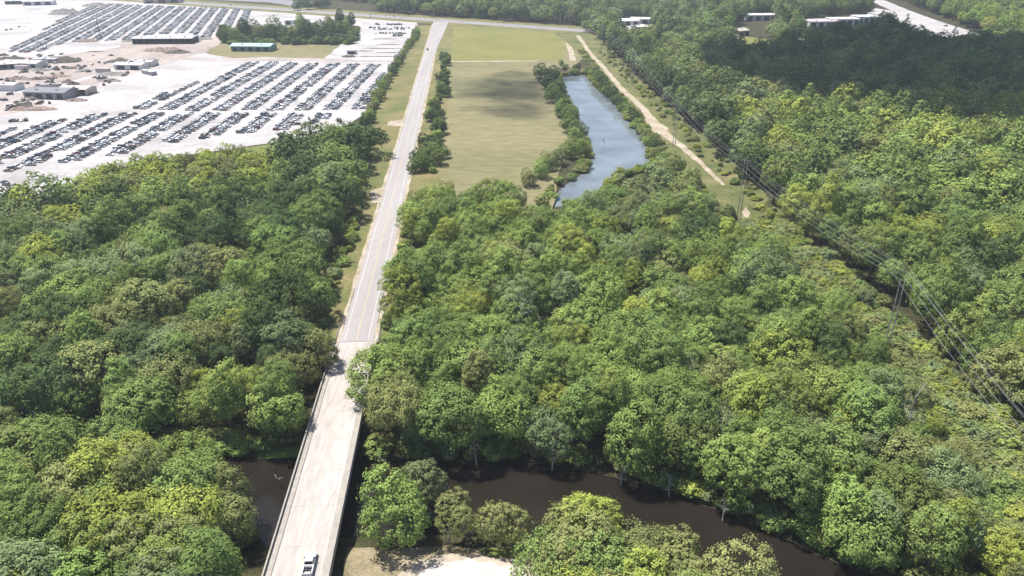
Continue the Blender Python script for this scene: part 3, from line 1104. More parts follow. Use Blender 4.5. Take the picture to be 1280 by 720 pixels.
def spelled(n):
    n = max(0, min(99, int(round(n))))
    return ONES[n] if n < 20 else TENS[n // 10] + ('-' + ONES[n % 10] if n % 10 else '')


def photo_place(px, py):
    return f'{spelled(px / 12.8)} percent across, {spelled(py / 7.2)} down photo'


CLS = {'POND_L': 'on meadow side of pond', 'POND_R': 'on track side of pond', 'GROVE': 'in grove behind car lot', 'YARDTREE': 'by highway behind the grove',
       'HEDGE_L': 'in hedge along car lot', 'HEDGE_R': 'in row right of road', 'HEDGE_RT': 'in row right of road'}
taken = set()


def place_text(d, pre):
    t_ = f"{pre}, {photo_place(d['px'], d['py'])}"
    k = 0
    while t_ in taken and k < 8:            # two of one look in one spot: name the finer spot
        k += 1
        t_ = f"{pre}, {photo_place(d['px'] + 6 * (k % 3 - 1), d['py'] + 4 * (k // 3 - 1))}"
    taken.add(t_)
    return t_


def edge_of(d):
    x, y = d['x'], d['y']
    if 60 < y < 240 and poly_dist((x, y), RIVER) < 11:
        return 'river edge'
    if abs(road_off(x, y)) < 26:
        return 'bridge side' if y < 205 else 'road edge'
    if d['zone'] in 'MR' and poly_dist((x, y), cw_line) < 24:
        return 'cable edge'
    if d['zone'] == 'L' and poly_dist((x, y), LOT) < 24:
        return 'lot edge'
    return 'inner part'


def plant(d):
    kindname = d['name']
    if d['special'] and d['special'] not in CLS:
        lab, grp = d['special'], d['group']
    elif d['special']:
        lab, grp = place_text(d, f"{d['col']} {FORM[d['kind']] + ' ' if d['cat'] == 'tree' else ''}{d['cat']} {CLS[d['special']]}"), d['group']
    else:
        wd, grp = WOOD[d['zone']]
        lab = place_text(d, f"{d['col']} {FORM[d['kind']]} tree, {edge_of(d)} of {wd}")
        if len(lab.split()) > 16:
            lab = lab.replace(' photo', '')
    t_ = thing(kindname, lab, d['cat'], (d['x'], d['y'], d['z'] - .05), d['rz'], grp)
    t_.scale = (d['s'] * d['sx'], d['s'] * d['sy'], d['s'])
    link('trunk' if d['cat'] == 'tree' else 'stem', TRUNK[d['kind'], d['var']], t_)
    link('crown' if d['cat'] == 'tree' else 'foliage', CROWN[d['kind'], d['var'], d['col']], t_)
    return t_


for d in single:
    plant(d)
for d in SPECS:
    if d['cat'] == 'shrub':
        plant(d)


# --- the rest of the woods: one object of scattered trees
def scatter_object(name, items, protos, label, cat=None):
    """items: (location, proto index, rotation, scale); protos: list of (name, mesh, ...) lists"""
    pc = bpy.data.collections.new(name + '_kinds')
    for i, parts in enumerate(protos):
        o = bpy.data.objects.new(f'{name}_kind_{i:03d}', parts)
        pc.objects.link(o)
    me = bpy.data.meshes.new(name)
    n = len(items)
    me.vertices.add(n)
    me.vertices.foreach_set('co', np.array([p for p, *_ in items], dtype=np.float32).ravel())
    at = me.attributes.new('pick', 'INT', 'POINT')
    at.data.foreach_set('value', np.array([k for _, k, _, _ in items], dtype=np.int32))
    at = me.attributes.new('turn', 'FLOAT_VECTOR', 'POINT')
    at.data.foreach_set('vector', np.array([(0, 0, a) for _, _, a, _ in items], dtype=np.float32).ravel())
    at = me.attributes.new('size', 'FLOAT_VECTOR', 'POINT')
    at.data.foreach_set('vector', np.array([s for _, _, _, s in items], dtype=np.float32).ravel())
    o = bpy.data.objects.new(name, me)
    C.objects.link(o)
    o['kind'] = 'stuff'
    o['label'] = label
    ng = bpy.data.node_groups.new(name, 'GeometryNodeTree')
    ng.interface.new_socket('Geometry', in_out='INPUT', socket_type='NodeSocketGeometry')
    ng.interface.new_socket('Geometry', in_out='OUTPUT', socket_type='NodeSocketGeometry')
    N = ng.nodes
    gi, go = N.new('NodeGroupInput'), N.new('NodeGroupOutput')
    ip = N.new('GeometryNodeInstanceOnPoints')
    ci = N.new('GeometryNodeCollectionInfo')
    ci.inputs['Collection'].default_value = pc
    ci.inputs['Separate Children'].default_value = True
    ci.inputs['Reset Children'].default_value = True
    ip.inputs['Pick Instance'].default_value = True

    def attr(nm, ty):
        a_ = N.new('GeometryNodeInputNamedAttribute')
        a_.data_type = ty
        a_.inputs['Name'].default_value = nm
        return a_.outputs['Attribute']
    L = ng.links.new
    L(gi.outputs[0], ip.inputs['Points'])
    L(ci.outputs[0], ip.inputs['Instance'])
    L(attr('pick', 'INT'), ip.inputs['Instance Index'])
    L(attr('turn', 'FLOAT_VECTOR'), ip.inputs['Rotation'])
    L(attr('size', 'FLOAT_VECTOR'), ip.inputs['Scale'])
    L(ip.outputs[0], go.inputs[0])
    md = o.modifiers.new('scatter', 'NODES')
    md.node_group = ng
    return o


def with_trunk(kind, var, col, near):
    cm = (CROWN if near else FAR)[kind, var, col]
    tm = TRUNK[kind, var]
    bm = bmesh.new()
    bm.from_mesh(tm)
    n = len(bm.faces)
    bm.from_mesh(cm)
    me = bpy.data.meshes.new('forest_tree')
    for i, f in enumerate(bm.faces):
        f.material_index = 0 if i < n else 1
    bm.to_mesh(me)
    bm.free()
    me.materials.append(M['bark'])
    me.materials.append(LEAF[col])
    return me


PK, protos = {}, []
for kind in SHAPES:
    if kind == 'shrub':
        continue
    for var in range(NVAR[kind]):
        for col in COLS:
            for near in (True, False):
                PK[kind, var, col, near] = len(protos)
                protos.append(with_trunk(kind, var, col, near))
items = []
for d in far_trees:
    rg = math.hypot(d['x'], d['y'])
    items.append(((d['x'], d['y'], d['z'] - .05), PK[d['kind'], d['var'], d['col'], rg < 330], d['rz'], (d['s'] * d['sx'], d['s'] * d['sy'], d['s'])))
scatter_object('forest', items, protos, 'dense green woodland of smaller and farther trees filling the land round the road')
print('TREES', len(SPECS), 'single', len(single), 'forest', len(items))

# --- undergrowth: brush at the edges of the woods, along banks and in the corridor
brush = []
BP = [(v_, c_) for v_ in range(2) for c_ in ('mid green', 'bright green', 'olive', 'grey green', 'yellow green', 'dark green')]


def put_brush(x, y, r, lo=.5, hi=1.2, cols=None):
    c_ = pick(r, cols or [('mid green', 3), ('bright green', 3), ('olive', 3), ('grey green', 1), ('yellow green', 1.5)])
    s = r.uniform(lo, hi)
    brush.append(((x, y, zg(x, y) - .1), BP.index((r.randrange(2), c_)), r.uniform(0, 6.28), (s * r.uniform(.8, 1.4), s * r.uniform(.8, 1.4), s * r.uniform(.6, 1))))


r_ = random.Random(44)
for poly, n, inset in ((RIVER, 620, (0.6, 4.5)), (POND, 330, (0.8, 4))):
    g2 = grow(poly, 2.2)
    L = [math.dist(g2[i], g2[(i + 1) % len(g2)]) for i in range(len(g2))]
    for _ in range(n):
        i = r_.choices(range(len(g2)), L)[0]
        t = r_.random()
        x = g2[i][0] + (g2[(i + 1) % len(g2)][0] - g2[i][0]) * t + r_.uniform(-2.5, 2.5)
        y = g2[i][1] + (g2[(i + 1) % len(g2)][1] - g2[i][1]) * t + r_.uniform(-2.5, 2.5)
        if inside((x, y), poly) or abs(road_off(x, y)) < 9 or inside((x, y), SAND) or poly_dist((x, y), SAND) < 4:
            continue
        put_brush(x, y, r_, .5, 1.5)
for i in range(len(cw) - 1):
    a_, b_ = Vector(cw[i]), Vector(cw[i + 1])
    nn = Vector((b_.y - a_.y, a_.x - b_.x)).normalized()
    for _ in range(int((b_ - a_).length * 1.3)):
        q = a_.lerp(b_, r_.random())
        side = r_.random()
        off = -r_.uniform(3, 15) if side < .72 else r_.uniform(11, 17)
        p = q + nn * off
        if q.y > 330 and side < .72 and r_.random() < .7:
            continue
        if p.y < 800:
            put_brush(p.x, p.y, r_, .35, .95, [('olive', 4), ('grey green', 2), ('mid green', 2), ('yellow green', 2)])
for i in range(5, len(cw) - 1):
    a_, b_ = Vector(cw[i]), Vector(cw[i + 1])
    nn = Vector((b_.y - a_.y, a_.x - b_.x)).normalized()
    for _ in range(int((b_ - a_).length * 6.5)):
        p = a_.lerp(b_, r_.random()) + nn * r_.uniform(-17, 17) * r_.uniform(.3, 1)
        if 60 < p.y < 305:
            put_brush(p.x, p.y, r_, .45, 1.5, [('olive', 5), ('grey green', 2), ('mid green', 2), ('yellow green', 2), ('bright green', 1)])
for _ in range(420):
    p = P(r_.uniform(276, 446), r_.uniform(37, 56))
    put_brush(p.x, p.y, r_, 1.0, 2.2, [('dark green', 4), ('mid green', 3)])
for y_ in range(206, 330, 2):
    for side in (-1, 1):
        if r_.random() < .8:
            o_ = side * r_.uniform(11.5 if side < 0 else 8.5, 15)
            p = road_pt(y_ + r_.uniform(-1, 1), o_)
            put_brush(p.x, p.y, r_, .4, 1.1)
scatter_object('undergrowth', brush, [CROWN['shrub', v_, c_] for v_, c_ in BP], 'low green brush along the banks, the wood edges and the power line')

# ------------------------------------------------------------------ the bridge
BY0, BY1 = 30.0, road_pt(204.5).y
bl = (BY1 - BY0) / RDIR.y
br_ = thing('bridge', 'long pale concrete road bridge with open parapets crossing the brown river', 'bridge', road_pt(BY0), RANG)
mb = MB()
mb.box(-6.75, 6.75, 0, bl, -.42, .10)
mb.build('deck', [M['concrete']], br_)
mb = MB()
for s in (-1, 1):
    mb.prism([(s * 6.2, .10), (s * 5.0, .10), (s * 5.0, .26), (s * 5.06, .30), (s * 6.2, .30)], 0.0, bl, 0)
mb.build('kerb', [M['concrete2']], br_)
mb = MB()
for x in (-4.6, -1.6, 1.6, 4.6):
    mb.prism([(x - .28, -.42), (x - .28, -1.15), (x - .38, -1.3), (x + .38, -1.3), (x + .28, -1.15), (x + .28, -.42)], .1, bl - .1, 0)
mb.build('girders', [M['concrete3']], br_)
post_me = None
for s in (-1, 1):
    mb = MB()
    mb.box(s * 6.48 - .17, s * 6.48 + .17, 0, bl, .102, .34)
    mb.prism([(s * 6.48 - .16, .70), (s * 6.48 + .16, .70), (s * 6.48 + .18, .74), (s * 6.48 + .18, .92), (s * 6.48 + .14, .96), (s * 6.48 - .14, .96), (s * 6.48 - .18, .92), (s * 6.48 - .18, .74)], 0, bl, 0)
    par = mb.build('parapet', [M['concrete2']], br_)
    n = int(bl / 2.4)
    for i in range(n + 1):
        if post_me is None:
            pm = MB().box(-.13, .13, -.17, .17, .342, .699, 0)
            po = pm.build('post', [M['concrete2']], par)
            post_me = po.data
        else:
            po = link('post', post_me, par)
        po.location = (s * 6.48, .2 + (bl - .4) * i / n, 0)
for k in range(1, int(bl / 12.2) + 1):
    yb = bl - k * 12.2
    if yb < 3:
        break
    mb = MB()
    mb.box(-6.1, 6.1, yb - .45, yb + .45, -2.2, -1.302)
    for x in (-4.8, -1.7, 1.7, 4.8):
        mb.tube([(x, yb, -9), (x, yb, -2.2)], .28, 8)
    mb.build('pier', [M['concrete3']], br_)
    MB().box(-4.95, 4.95, yb - .045, yb + .045, .098, .104).build('deck_joint', [M['joint']], br_)
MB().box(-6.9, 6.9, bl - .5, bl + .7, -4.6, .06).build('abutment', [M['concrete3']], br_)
for off, w, m in ((-4.6, .12, 'deck_paint'), (4.6, .12, 'deck_paint'), (-.14, .09, 'deck_yellow'), (.14, .09, 'deck_yellow')):
    MB().box(off - w / 2, off + w / 2, .1, bl - .1, .1005, .1045).build('lane_line', [M[m]], br_)
# paler pavement seam where deck meets asphalt
MB().box(-4.98, 4.98, bl - .3, bl - .02, .0985, .105).build('end_joint', [M['white']], br_)


# guard rails beyond the bridge
def guard_rail(off, y0, y1, label):
    t_ = thing('guard_rail', label, 'guard rail', road_pt(y0, off), RANG)
    L = (y1 - y0) / RDIR.y
    MB().prism([(-.02, .42), (.05, .47), (-.02, .56), (.05, .66), (-.02, .72), (-.05, .72), (-.05, .42)], 0, L).build('rail', [M['pole']], t_)
    pm = None
    for i in range(int(L / 2) + 1):
        if pm is None:
            po = MB().box(-.16, -.055, -.05, .05, -.8, .74).build('post', [M['bark']], t_)
            pm = po.data
        else:
            po = link('post', pm, t_)
        po.location = (0, i * 2.0, 0)


guard_rail(-6.35, 205.5, 222, 'short steel guard rail at the far left end of the bridge')
guard_rail(6.75, 205.5, 222, 'short steel guard rail at the far right end of the bridge')


# ------------------------------------------------------------------ vehicles
def paint(name, col):
    m, t, o = new_mat(name)
    b = t.nodes.new('ShaderNodeBsdfPrincipled')
    geo = t.nodes.new('ShaderNodeNewGeometry')
    n = t.nodes.new('ShaderNodeTexNoise')
    n.inputs['Scale'].default_value = .8
    t.links.new(geo.outputs['Position'], n.inputs['Vector'])
    r = ramp(t, [(0.3, tuple(c * .85 for c in col)), (0.7, tuple(min(1, c * 1.1) for c in col))])
    t.links.new(n.outputs[0], r.inputs[0])
    t.links.new(r.outputs[0], b.inputs['Base Color'])
    b.inputs['Roughness'].default_value = .35
    b.inputs['Coat Weight'].default_value = .4
    b.inputs['Coat Roughness'].default_value = .1
    t.links.new(b.outputs[0], o.inputs[0])
    return m


PAINTS = {'white': (.74, .74, .74), 'silver': (.42, .43, .45), 'black': (.015, .015, .017), 'dark grey': (.07, .072, .08), 'navy blue': (.02, .035, .09), 'dark red': (.16, .015, .018), 'tan': (.33, .28, .21), 'grey': (.2, .205, .215)}
PM = {k: paint('paint ' + k, c) for k, c in PAINTS.items()}

# side profiles as (along, height): body and glasshouse; along 0 = rear
BODY = {
    'sedan': (4.7, 1.82, [(0, .45), (.05, .85), (.25, .95), (1.0, .98), (3.3, .95), (4.4, .82), (4.66, .62), (4.7, .4), (4.5, .25), (.15, .25)], [(.85, .97), (1.5, 1.42), (2.65, 1.45), (3.45, .94)]),
    'hatchback': (4.2, 1.78, [(0, .45), (.03, .95), (.2, 1.0), (2.9, 1.0), (3.9, .88), (4.16, .65), (4.2, .4), (4.05, .25), (.12, .25)], [(.12, 1.0), (.5, 1.5), (2.2, 1.52), (3.05, .99)]),
    'utility car': (4.8, 1.95, [(0, .5), (.03, 1.0), (.15, 1.08), (3.4, 1.08), (4.5, .98), (4.77, .75), (4.8, .45), (4.6, .32), (.15, .32)], [(.1, 1.08), (.32, 1.72), (2.6, 1.76), (3.5, 1.07)]),
    'van': (5.1, 2.0, [(0, .5), (.02, 1.05), (.1, 1.12), (4.2, 1.12), (4.85, .95), (5.08, .7), (5.1, .42), (4.9, .3), (.12, .3)], [(.06, 1.12), (.2, 1.95), (3.5, 1.95), (4.5, 1.09)]),
    'pickup': (5.6, 1.98, [(0, .55), (.02, 1.0), (.08, 1.08), (4.0, 1.08), (5.3, 1.0), (5.57, .8), (5.6, .5), (5.4, .36), (.12, .36)], [(2.05, 1.08), (2.25, 1.75), (3.45, 1.78), (4.15, 1.07)]),
}


def car_mesh(kind, col):
    L, W, body, cab = BODY[kind]
    mb = MB()
    w = W / 2
    # body with sides that tuck in towards the sill
    n = len(body)
    prof = [(a - L / 2, z) for a, z in body]
    vs = [(-w * (0.93 if z < .5 or z > .93 else 1), a, z) for a, z in prof] + [(w * (0.93 if z < .5 or z > .93 else 1), a, z) for a, z in prof]
    fs = [tuple(range(n)), tuple(range(2 * n - 1, n - 1, -1))] + [(i, i + n, (i + 1) % n + n, (i + 1) % n) for i in range(n)]
    mb.add(vs, fs, 0)
    # glasshouse: glass sides, painted roof
    (r0, h0), (r1, h1), (f1, h2), (f0, h3) = [(a - L / 2, z) for a, z in cab]
    bw, tw = w * .9, w * .72
    vs = [(-bw, r0, h0), (bw, r0, h0), (bw, f0, h3), (-bw, f0, h3), (-tw, r1, h1), (tw, r1, h1), (tw, f1, h2), (-tw, f1, h2)]
    mb.add(vs, [(0, 1, 5, 4), (1, 2, 6, 5), (2, 3, 7, 6), (3, 0, 4, 7)], 1)
    vs = [(-tw - .03, r1 - .05, h1 - .015), (tw + .03, r1 - .05, h1 - .015), (tw + .03, f1 + .05, h2 - .015), (-tw - .03, f1 + .05, h2 - .015),
          (-tw + .05, r1 + .05, h1 + .05), (tw - .05, r1 + .05, h1 + .05), (tw - .05, f1 - .05, h2 + .05), (-tw + .05, f1 - .05, h2 + .05)]
    mb.add(vs, [(3, 2, 1, 0), (4, 5, 6, 7), (0, 1, 5, 4), (1, 2, 6, 5), (2, 3, 7, 6), (3, 0, 4, 7)], 0)
    if kind == 'pickup':
        mb.box(-w * .8, w * .8, -L / 2 + .1, -L / 2 + 1.95, 1.078, 1.086, 2)
    for sx in (-1, 1):
        for yy in (-L / 2 + .85, L / 2 - .95):
            mb.tube([(sx * (w - .2), yy, .33), (sx * (w + .01), yy, .33)], .33, 10, 2)
    me = bpy.data.meshes.new('car')
    me.from_pydata(mb.v, [], mb.f)
    for m in (PM[col], M['glass'], M['rubber']):
        me.materials.append(m)
    me.polygons.foreach_set('material_index', mb.m)
    bm = bmesh.new()
    bm.from_mesh(me)
    bmesh.ops.recalc_face_normals(bm, faces=bm.faces)
    bm.to_mesh(me)
    bm.free()
    return me


CARS = {(k, c): car_mesh(k, c) for k in BODY for c in PAINTS}
CKEY = list(CARS)
ORD = ['first', 'second', 'third', 'fourth', 'fifth', 'sixth', 'seventh', 'eighth', 'ninth', 'tenth', 'eleventh', 'twelfth', 'thirteenth', 'fourteenth', 'fifteenth', 'sixteenth', 'seventeenth', 'eighteenth', 'nineteenth', 'twentieth']


def ordinal(i):
    return ORD[i] if i < 20 else f"{i + 1}{'th' if 10 < (i + 1) % 100 < 14 else {1: 'st', 2: 'nd', 3: 'rd'}.get((i + 1) % 10, 'th')}"


LOT_MAIN = [(313, 78.5), (400, 80), (487, 82), (478, 100), (456, 136), (400, 138.5), (240, 139), (154, 136.5), (215, 115)]
LOT_NEAR = [(412, 143), (405, 150), (372, 161), (300, 168), (202, 180), (160, 192), (100, 200), (50, 208), (-60, 226), (-60, 178), (30, 158), (100, 145.5), (150, 142)]
LOT_FAR = [(8, 65), (45, 66), (84, 52), (104, 53), (165, 49), (182, 44), (236, 41), (262, 49), (280, 44), (290, 36), (318, 22), (320, 12), (250, 10), (130, 5), (98, 12)]
cars = []
rc = random.Random(8)


def lot_rows(origin, ang, spacing, n0, n1, polys, pitch=2.6, miss=.1):
    d = Vector((math.sin(ang), math.cos(ang)))
    nr = Vector((d.y, -d.x))
    for k in range(n0, n1):
        for side in (-1, 1):
            t = -420.0
            while t < 620:
                t += pitch * rc.uniform(.93, 1.16)
                q = Vector(origin.xy) - nr * (k * spacing) + nr * side * 2.75 + d * t + nr * rc.uniform(-.6, .6)
                if q.y < 300:
                    continue
                px, py = Q(q.x, q.y, 0)
                for name, poly in polys:
                    if inside((px, py), poly):
                        # gaps come in runs as cars are towed away
                        if rc.random() < miss or mnoise.noise(Vector((q.x * .06, q.y * .06, 3))) > .5:
                            break
                        col = rc.choices(list(PAINTS), [28, 28, 9, 11, 5, 4, 6, 20])[0]
                        kd = rc.choices(list(BODY), [40, 18, 24, 7, 12])[0]
                        cars.append(dict(x=q.x, y=q.y, px=px, py=py, row=k, side=side, lot=name, key=(kd, col), rz=-ang + math.pi / 2 * side + rc.uniform(-.13, .13)))
                        break


PO = P(450, 134)
lot_rows(PO, R(.25), 19.0, 0, 34, [('main', LOT_MAIN), ('near', LOT_NEAR)])
lot_rows(P(300, 35), R(-14.9), 16.5, -6, 34, [('far', LOT_FAR)], miss=.1)
# a few loose lines by the highway junction
for py, x0, x1 in ((31, 470, 508), (35, 462, 512), (37, 466, 510), (42, 462, 508), (45, 492, 503)):
    for _ in range(16):
        px = rc.uniform(x0, x1)
        q = P(px, py + rc.uniform(-.4, .4))
        cars.append(dict(x=q.x, y=q.y, px=px, py=py, row=0, side=1, lot='loose', key=(rc.choice(list(BODY)), rc.choice(list(PAINTS))), rz=rc.uniform(-.2, .2)))
for px, py, rz in ((14, 152, .3), (18, 151.5, .25), (22, 151.5, .3), (27, 151.5, .35), (33, 151, .4), (6, 229, 1.2), (8, 232, 1.3), (30, 33, .3), (14, 37, .2), (24, 34, .4), (8, 38, .2), (74, 27, 0), (372, 156, 1.5), (352, 159, 1.4)):
    q = P(px, py)
    cars.append(dict(x=q.x, y=q.y, px=px, py=py, row=0, side=1, lot='loose', key=(rc.choice(list(BODY)), rc.choice(['dark grey', 'black', 'silver', 'grey'])), rz=rz))
YARD = [(0, 66), (60, 70), (110, 60), (160, 76), (215, 70), (205, 80), (150, 100), (70, 128), (0, 145)]
for _ in range(430):
    px, py = rc.uniform(0, 215), rc.uniform(66, 145)
    if not inside((px, py), YARD) or mnoise.noise(Vector((px * .06, py * .16, 5))) < .02:
        continue
    q = P(px, py)
    cars.append(dict(x=q.x, y=q.y, px=px, py=py, row=0, side=1, lot='loose', key=(rc.choice(list(BODY)), rc.choice(['dark grey', 'black', 'tan', 'grey', 'dark red', 'white', 'grey'])), rz=rc.uniform(0, 3.1)))
cars.sort(key=lambda d: math.hypot(d['x'], d['y']))
vis = [d for d in cars if -4 < d['px'] < 1284]
one_cars = [d for d in vis if d['lot'] in ('main', 'near')][:290]
rank = {}
for d in sorted([d for d in vis if d['lot'] in ('main', 'near')], key=lambda d: d['y']):
    k_ = (d['lot'], d['row'], d['side'])
    d['rank'] = rank.get(k_, 0)
    rank[k_] = d['rank'] + 1
cset = set(id(d) for d in one_cars)
for d in one_cars:
    o = link('parked_car', CARS[d['key']], None, (d['x'], d['y'], .03), d['rz'])
    blk = 'wood-side block' if d['lot'] == 'near' else 'middle block'
    tag(o, f"{d['key'][1]} {d['key'][0]}, {ordinal(d['rank'])} from near end, {'left' if d['side'] < 0 else 'right'} file of {ordinal(d['row'])} row, {blk}", 'car', 'wrecked cars parked in the gravel lot')
rest_c = [d for d in cars if id(d) not in cset]
scatter_object('parked_cars', [((d['x'], d['y'], .03), CKEY.index(d['key']), d['rz'], (1, 1, 1)) for d in rest_c], [CARS[k] for k in CKEY],
               'hundreds of farther cars parked in long double rows on the white gravel lots')
print('CARS', len(cars), len(one_cars))

# the pickup on the bridge
pk = thing('pickup_truck', 'white pickup truck with gear in its open bed, driving away along the bridge', 'pickup truck', tuple(P(387.5, 707.5, .1)), RANG)
L, W = 6.0, 2.05
w = W / 2
mb = MB()
fr = [(3.0, .5), (3.0, .95), (2.9, 1.08), (2.6, 1.14), (1.35, 1.22), (1.2, 1.22), (1.2, .42), (2.9, .42)]
mb.prism([(a_, z_) for a_, z_ in fr], -w * .97, w * .97, 0, 'x')
mb.box(-w * .98, w * .98, -.78, 1.2, .42, 1.16, 0)
body = mb.build('body', [PM['white']], pk)
bmx = bmesh.new()
bmx.from_mesh(body.data)
bmesh.ops.bevel(bmx, geom=[e for e in bmx.edges if e.calc_length() > .3], offset=.05, segments=2, affect='EDGES')
bmx.to_mesh(body.data)
bmx.free()
mb = MB()
mb.add([(-w * .9, -.72, 1.16), (w * .9, -.72, 1.16), (w * .9, 1.28, 1.2), (-w * .9, 1.28, 1.2), (-w * .74, -.52, 1.82), (w * .74, -.52, 1.82), (w * .72, .62, 1.86), (-w * .72, .62, 1.86)],
       [(0, 1, 5, 4), (1, 2, 6, 5), (2, 3, 7, 6), (3, 0, 4, 7)], 0)
mb.build('windows', [M['glass']], pk)
mb = MB()
mb.box(-w * .76, w * .76, -.56, .68, 1.80, 1.92, 0, (.08, .08, .06, .1))
for sx in (-1, 1):
    for (a_, b_, c_, d_) in ((-.72, 1.16, -.5, 1.84), (.22, 1.18, .16, 1.86), (1.28, 1.2, .64, 1.84)):
        mb.tube([(sx * w * .905, a_, b_), (sx * w * .745, c_, d_)], .05, 4, 0)
mb.build('roof', [PM['white']], pk)
mb = MB()
mb.box(-w * .95, w * .95, -2.98, -.80, .5, .62, 1)
for sx in (-1, 1):
    mb.box(min(sx * w * .84, sx * w * .99), max(sx * w * .84, sx * w * .99), -2.98, -.80, .45, 1.15, 0)
mb.box(-w * .84, w * .84, -.95, -.8, .62, 1.15, 0)
bed = mb.build('bed', [PM['white'], M['trim']], pk)
MB().box(-w * .84, w * .84, -3.03, -2.93, .6, 1.14).build('tailgate', [PM['white']], pk)
MB().box(-w * .98, w * .98, -3.2, -3.04, .42, .62).build('bumper', [M['chrome']], pk)
MB().box(-w * .98, w * .98, 3.0, 3.12, .42, .66).build('bumper', [M['chrome']], pk)
for sx in (-1, 1):
    MB().box(sx * w * .92 - .07, sx * w * .92 + .07, -3.06, -2.99, .72, 1.06).build('tail_light', [M['red_lamp']], pk)
    MB().box(sx * w * .8 - .16, sx * w * .8 + .16, 2.98, 3.03, .72, .92).build('headlight', [M['chrome']], pk)
    MB().box(sx * (w + .14) - .11, sx * (w + .14) + .11, 1.0, 1.12, 1.2, 1.42).build('mirror', [M['trim']], pk)
    for yy in (-1.95, 1.95):
        wh = MB().tube([(sx * (w - .26), yy, .4), (sx * (w + .0), yy, .4)], .4, 16).build('wheel', [M['rubber']], pk)
        MB().tube([(sx * (w - .01), yy, .4), (sx * (w + .015), yy, .4)], .23, 12).build('rim', [M['chrome']], wh)
for (lab, x0, x1, y0, y1, z1, m) in (('grey steel tool box across the front of the pickup bed', -.78, .78, -1.42, -1.0, 1.12, 'chrome'),
                                     ('dark storage tub in the pickup bed', -.7, .05, -2.1, -1.55, 1.0, 'trim'),
                                     ('pale grey bundle at the tailgate end of the pickup bed', -.6, .65, -2.85, -2.25, .95, 'pole')):
    t_ = MB().box(x0, x1, y0, y1, .622, z1, 0, (.05, .05, .05, .05)).build('storage_box', [M[m]], None, pk.location, RANG)
    tag(t_, lab, 'box')
    bmx = bmesh.new()
    bmx.from_mesh(t_.data)
    bmesh.ops.bevel(bmx, geom=list(bmx.edges), offset=.04, segments=2, affect='EDGES')
    bmx.to_mesh(t_.data)
    bmx.free()


def road_car(px, py, key, rz, label, z=.1):
    o = link('moving_car', CARS[key], None, tuple(P(px, py, z)), rz)
    tag(o, label, 'car')


road_car(534.5, 62.5, ('utility car', 'dark red'), RANG + math.pi, 'dark red car coming down the road below the highway junction')
ha = math.atan2(-HD.x, HD.y)
road_car(289, 6.6, ('van', 'white'), ha, 'white van on the highway above the far car lot')
road_car(493, 20.6, ('sedan', 'silver'), ha, 'silver car on the highway left of the junction')
road_car(1182, 33, ('utility car', 'black'), R(40), 'black car on the pale far highway at top right of the dark wood', .09)


# ------------------------------------------------------------------ buildings and yard things
def roof_mat(name, col):
    return noise_mat(name, [(0.3, tuple(c * .86 for c in col)), (0.7, tuple(min(.9, c * 1.1) for c in col))], .2, rough=.55, spec=.4, stretch=(6, .4, 1, 0))


RM = {'green': roof_mat('green metal roof', (.36, .52, .47)), 'grey': roof_mat('grey metal roof', (.42, .42, .45)), 'white': roof_mat('white metal roof', (.74, .73, .75)), 'dark': roof_mat('dark metal roof', (.17, .17, .2)),
      'tan': roof_mat('tan metal roof', (.5, .45, .42)), 'pink': roof_mat('faded pink roof', (.6, .47, .47))}
WM = {'white': plain('white siding', (.66, .65, .64), .7), 'green': plain('green siding', (.16, .28, .25), .7), 'dark': plain('dark open bay', (.045, .045, .055), .8), 'tan': plain('tan siding', (.46, .41, .37), .7), 'grey': plain('grey siding', (.3, .3, .32), .7)}


def shed(px, py, w, d, h, roof, wall, rz, label, bays=0, over=.6, pitch=.18, cat='building', name='building', flatr=False, open_front=False):
    q = P(px, py)
    t_ = thing(name, label, cat, (q.x, q.y, 0), rz)
    if open_front:
        mb = MB()
        mb.box(-w / 2, w / 2, d / 2 - .3, d / 2, 0, h)
        mb.box(-w / 2, -w / 2 + .3, -d / 2, d / 2 - .302, 0, h)
        mb.box(w / 2 - .3, w / 2, -d / 2, d / 2 - .302, 0, h)
        mb.build('wall', [WM[wall]], t_)
        n = max(2, int(w / 6))
        for i in range(1, n):
            x = -w / 2 + w * i / n
            MB().box(x - .15, x + .15, -d / 2 + .05, -d / 2 + .35, 0, h).build('post', [WM['grey']], t_)
    else:
        MB().box(-w / 2, w / 2, -d / 2, d / 2, 0, h).build('wall', [WM[wall]], t_)
        for i in range(bays):
            x = -w / 2 + w * (i + .5) / bays
            MB().box(x - w / bays * .3, x + w / bays * .3, -d / 2 - .06, -d / 2 - .003, .1, h * .78).build('bay_door' if i % 2 == 0 else 'window', [WM['dark']], t_)
    rise = 0.12 if flatr else d / 2 * pitch
    dd = d / 2 + over
    e_ = .16
    mb = MB().prism([(-dd, h + .003), (dd, h + .003), (dd, h + e_), (0, h + e_ + rise), (-dd, h + e_)], -w / 2 - over, w / 2 + over, 0, 'x')
    rf = mb.build('roof', [RM[roof]], t_)
    for i in range(max(0, int(w / 14))):
        x = -w / 2 + w * (i + .5) / max(1, int(w / 14))
        zt = h + e_ + rise * (.5 if not flatr else 1)
        MB().box(x - .8, x + .8, -d / 4 - .7, -d / 4 + .7, zt - .3, zt + .7).build('roof_vent', [WM['grey']], rf)
    return t_


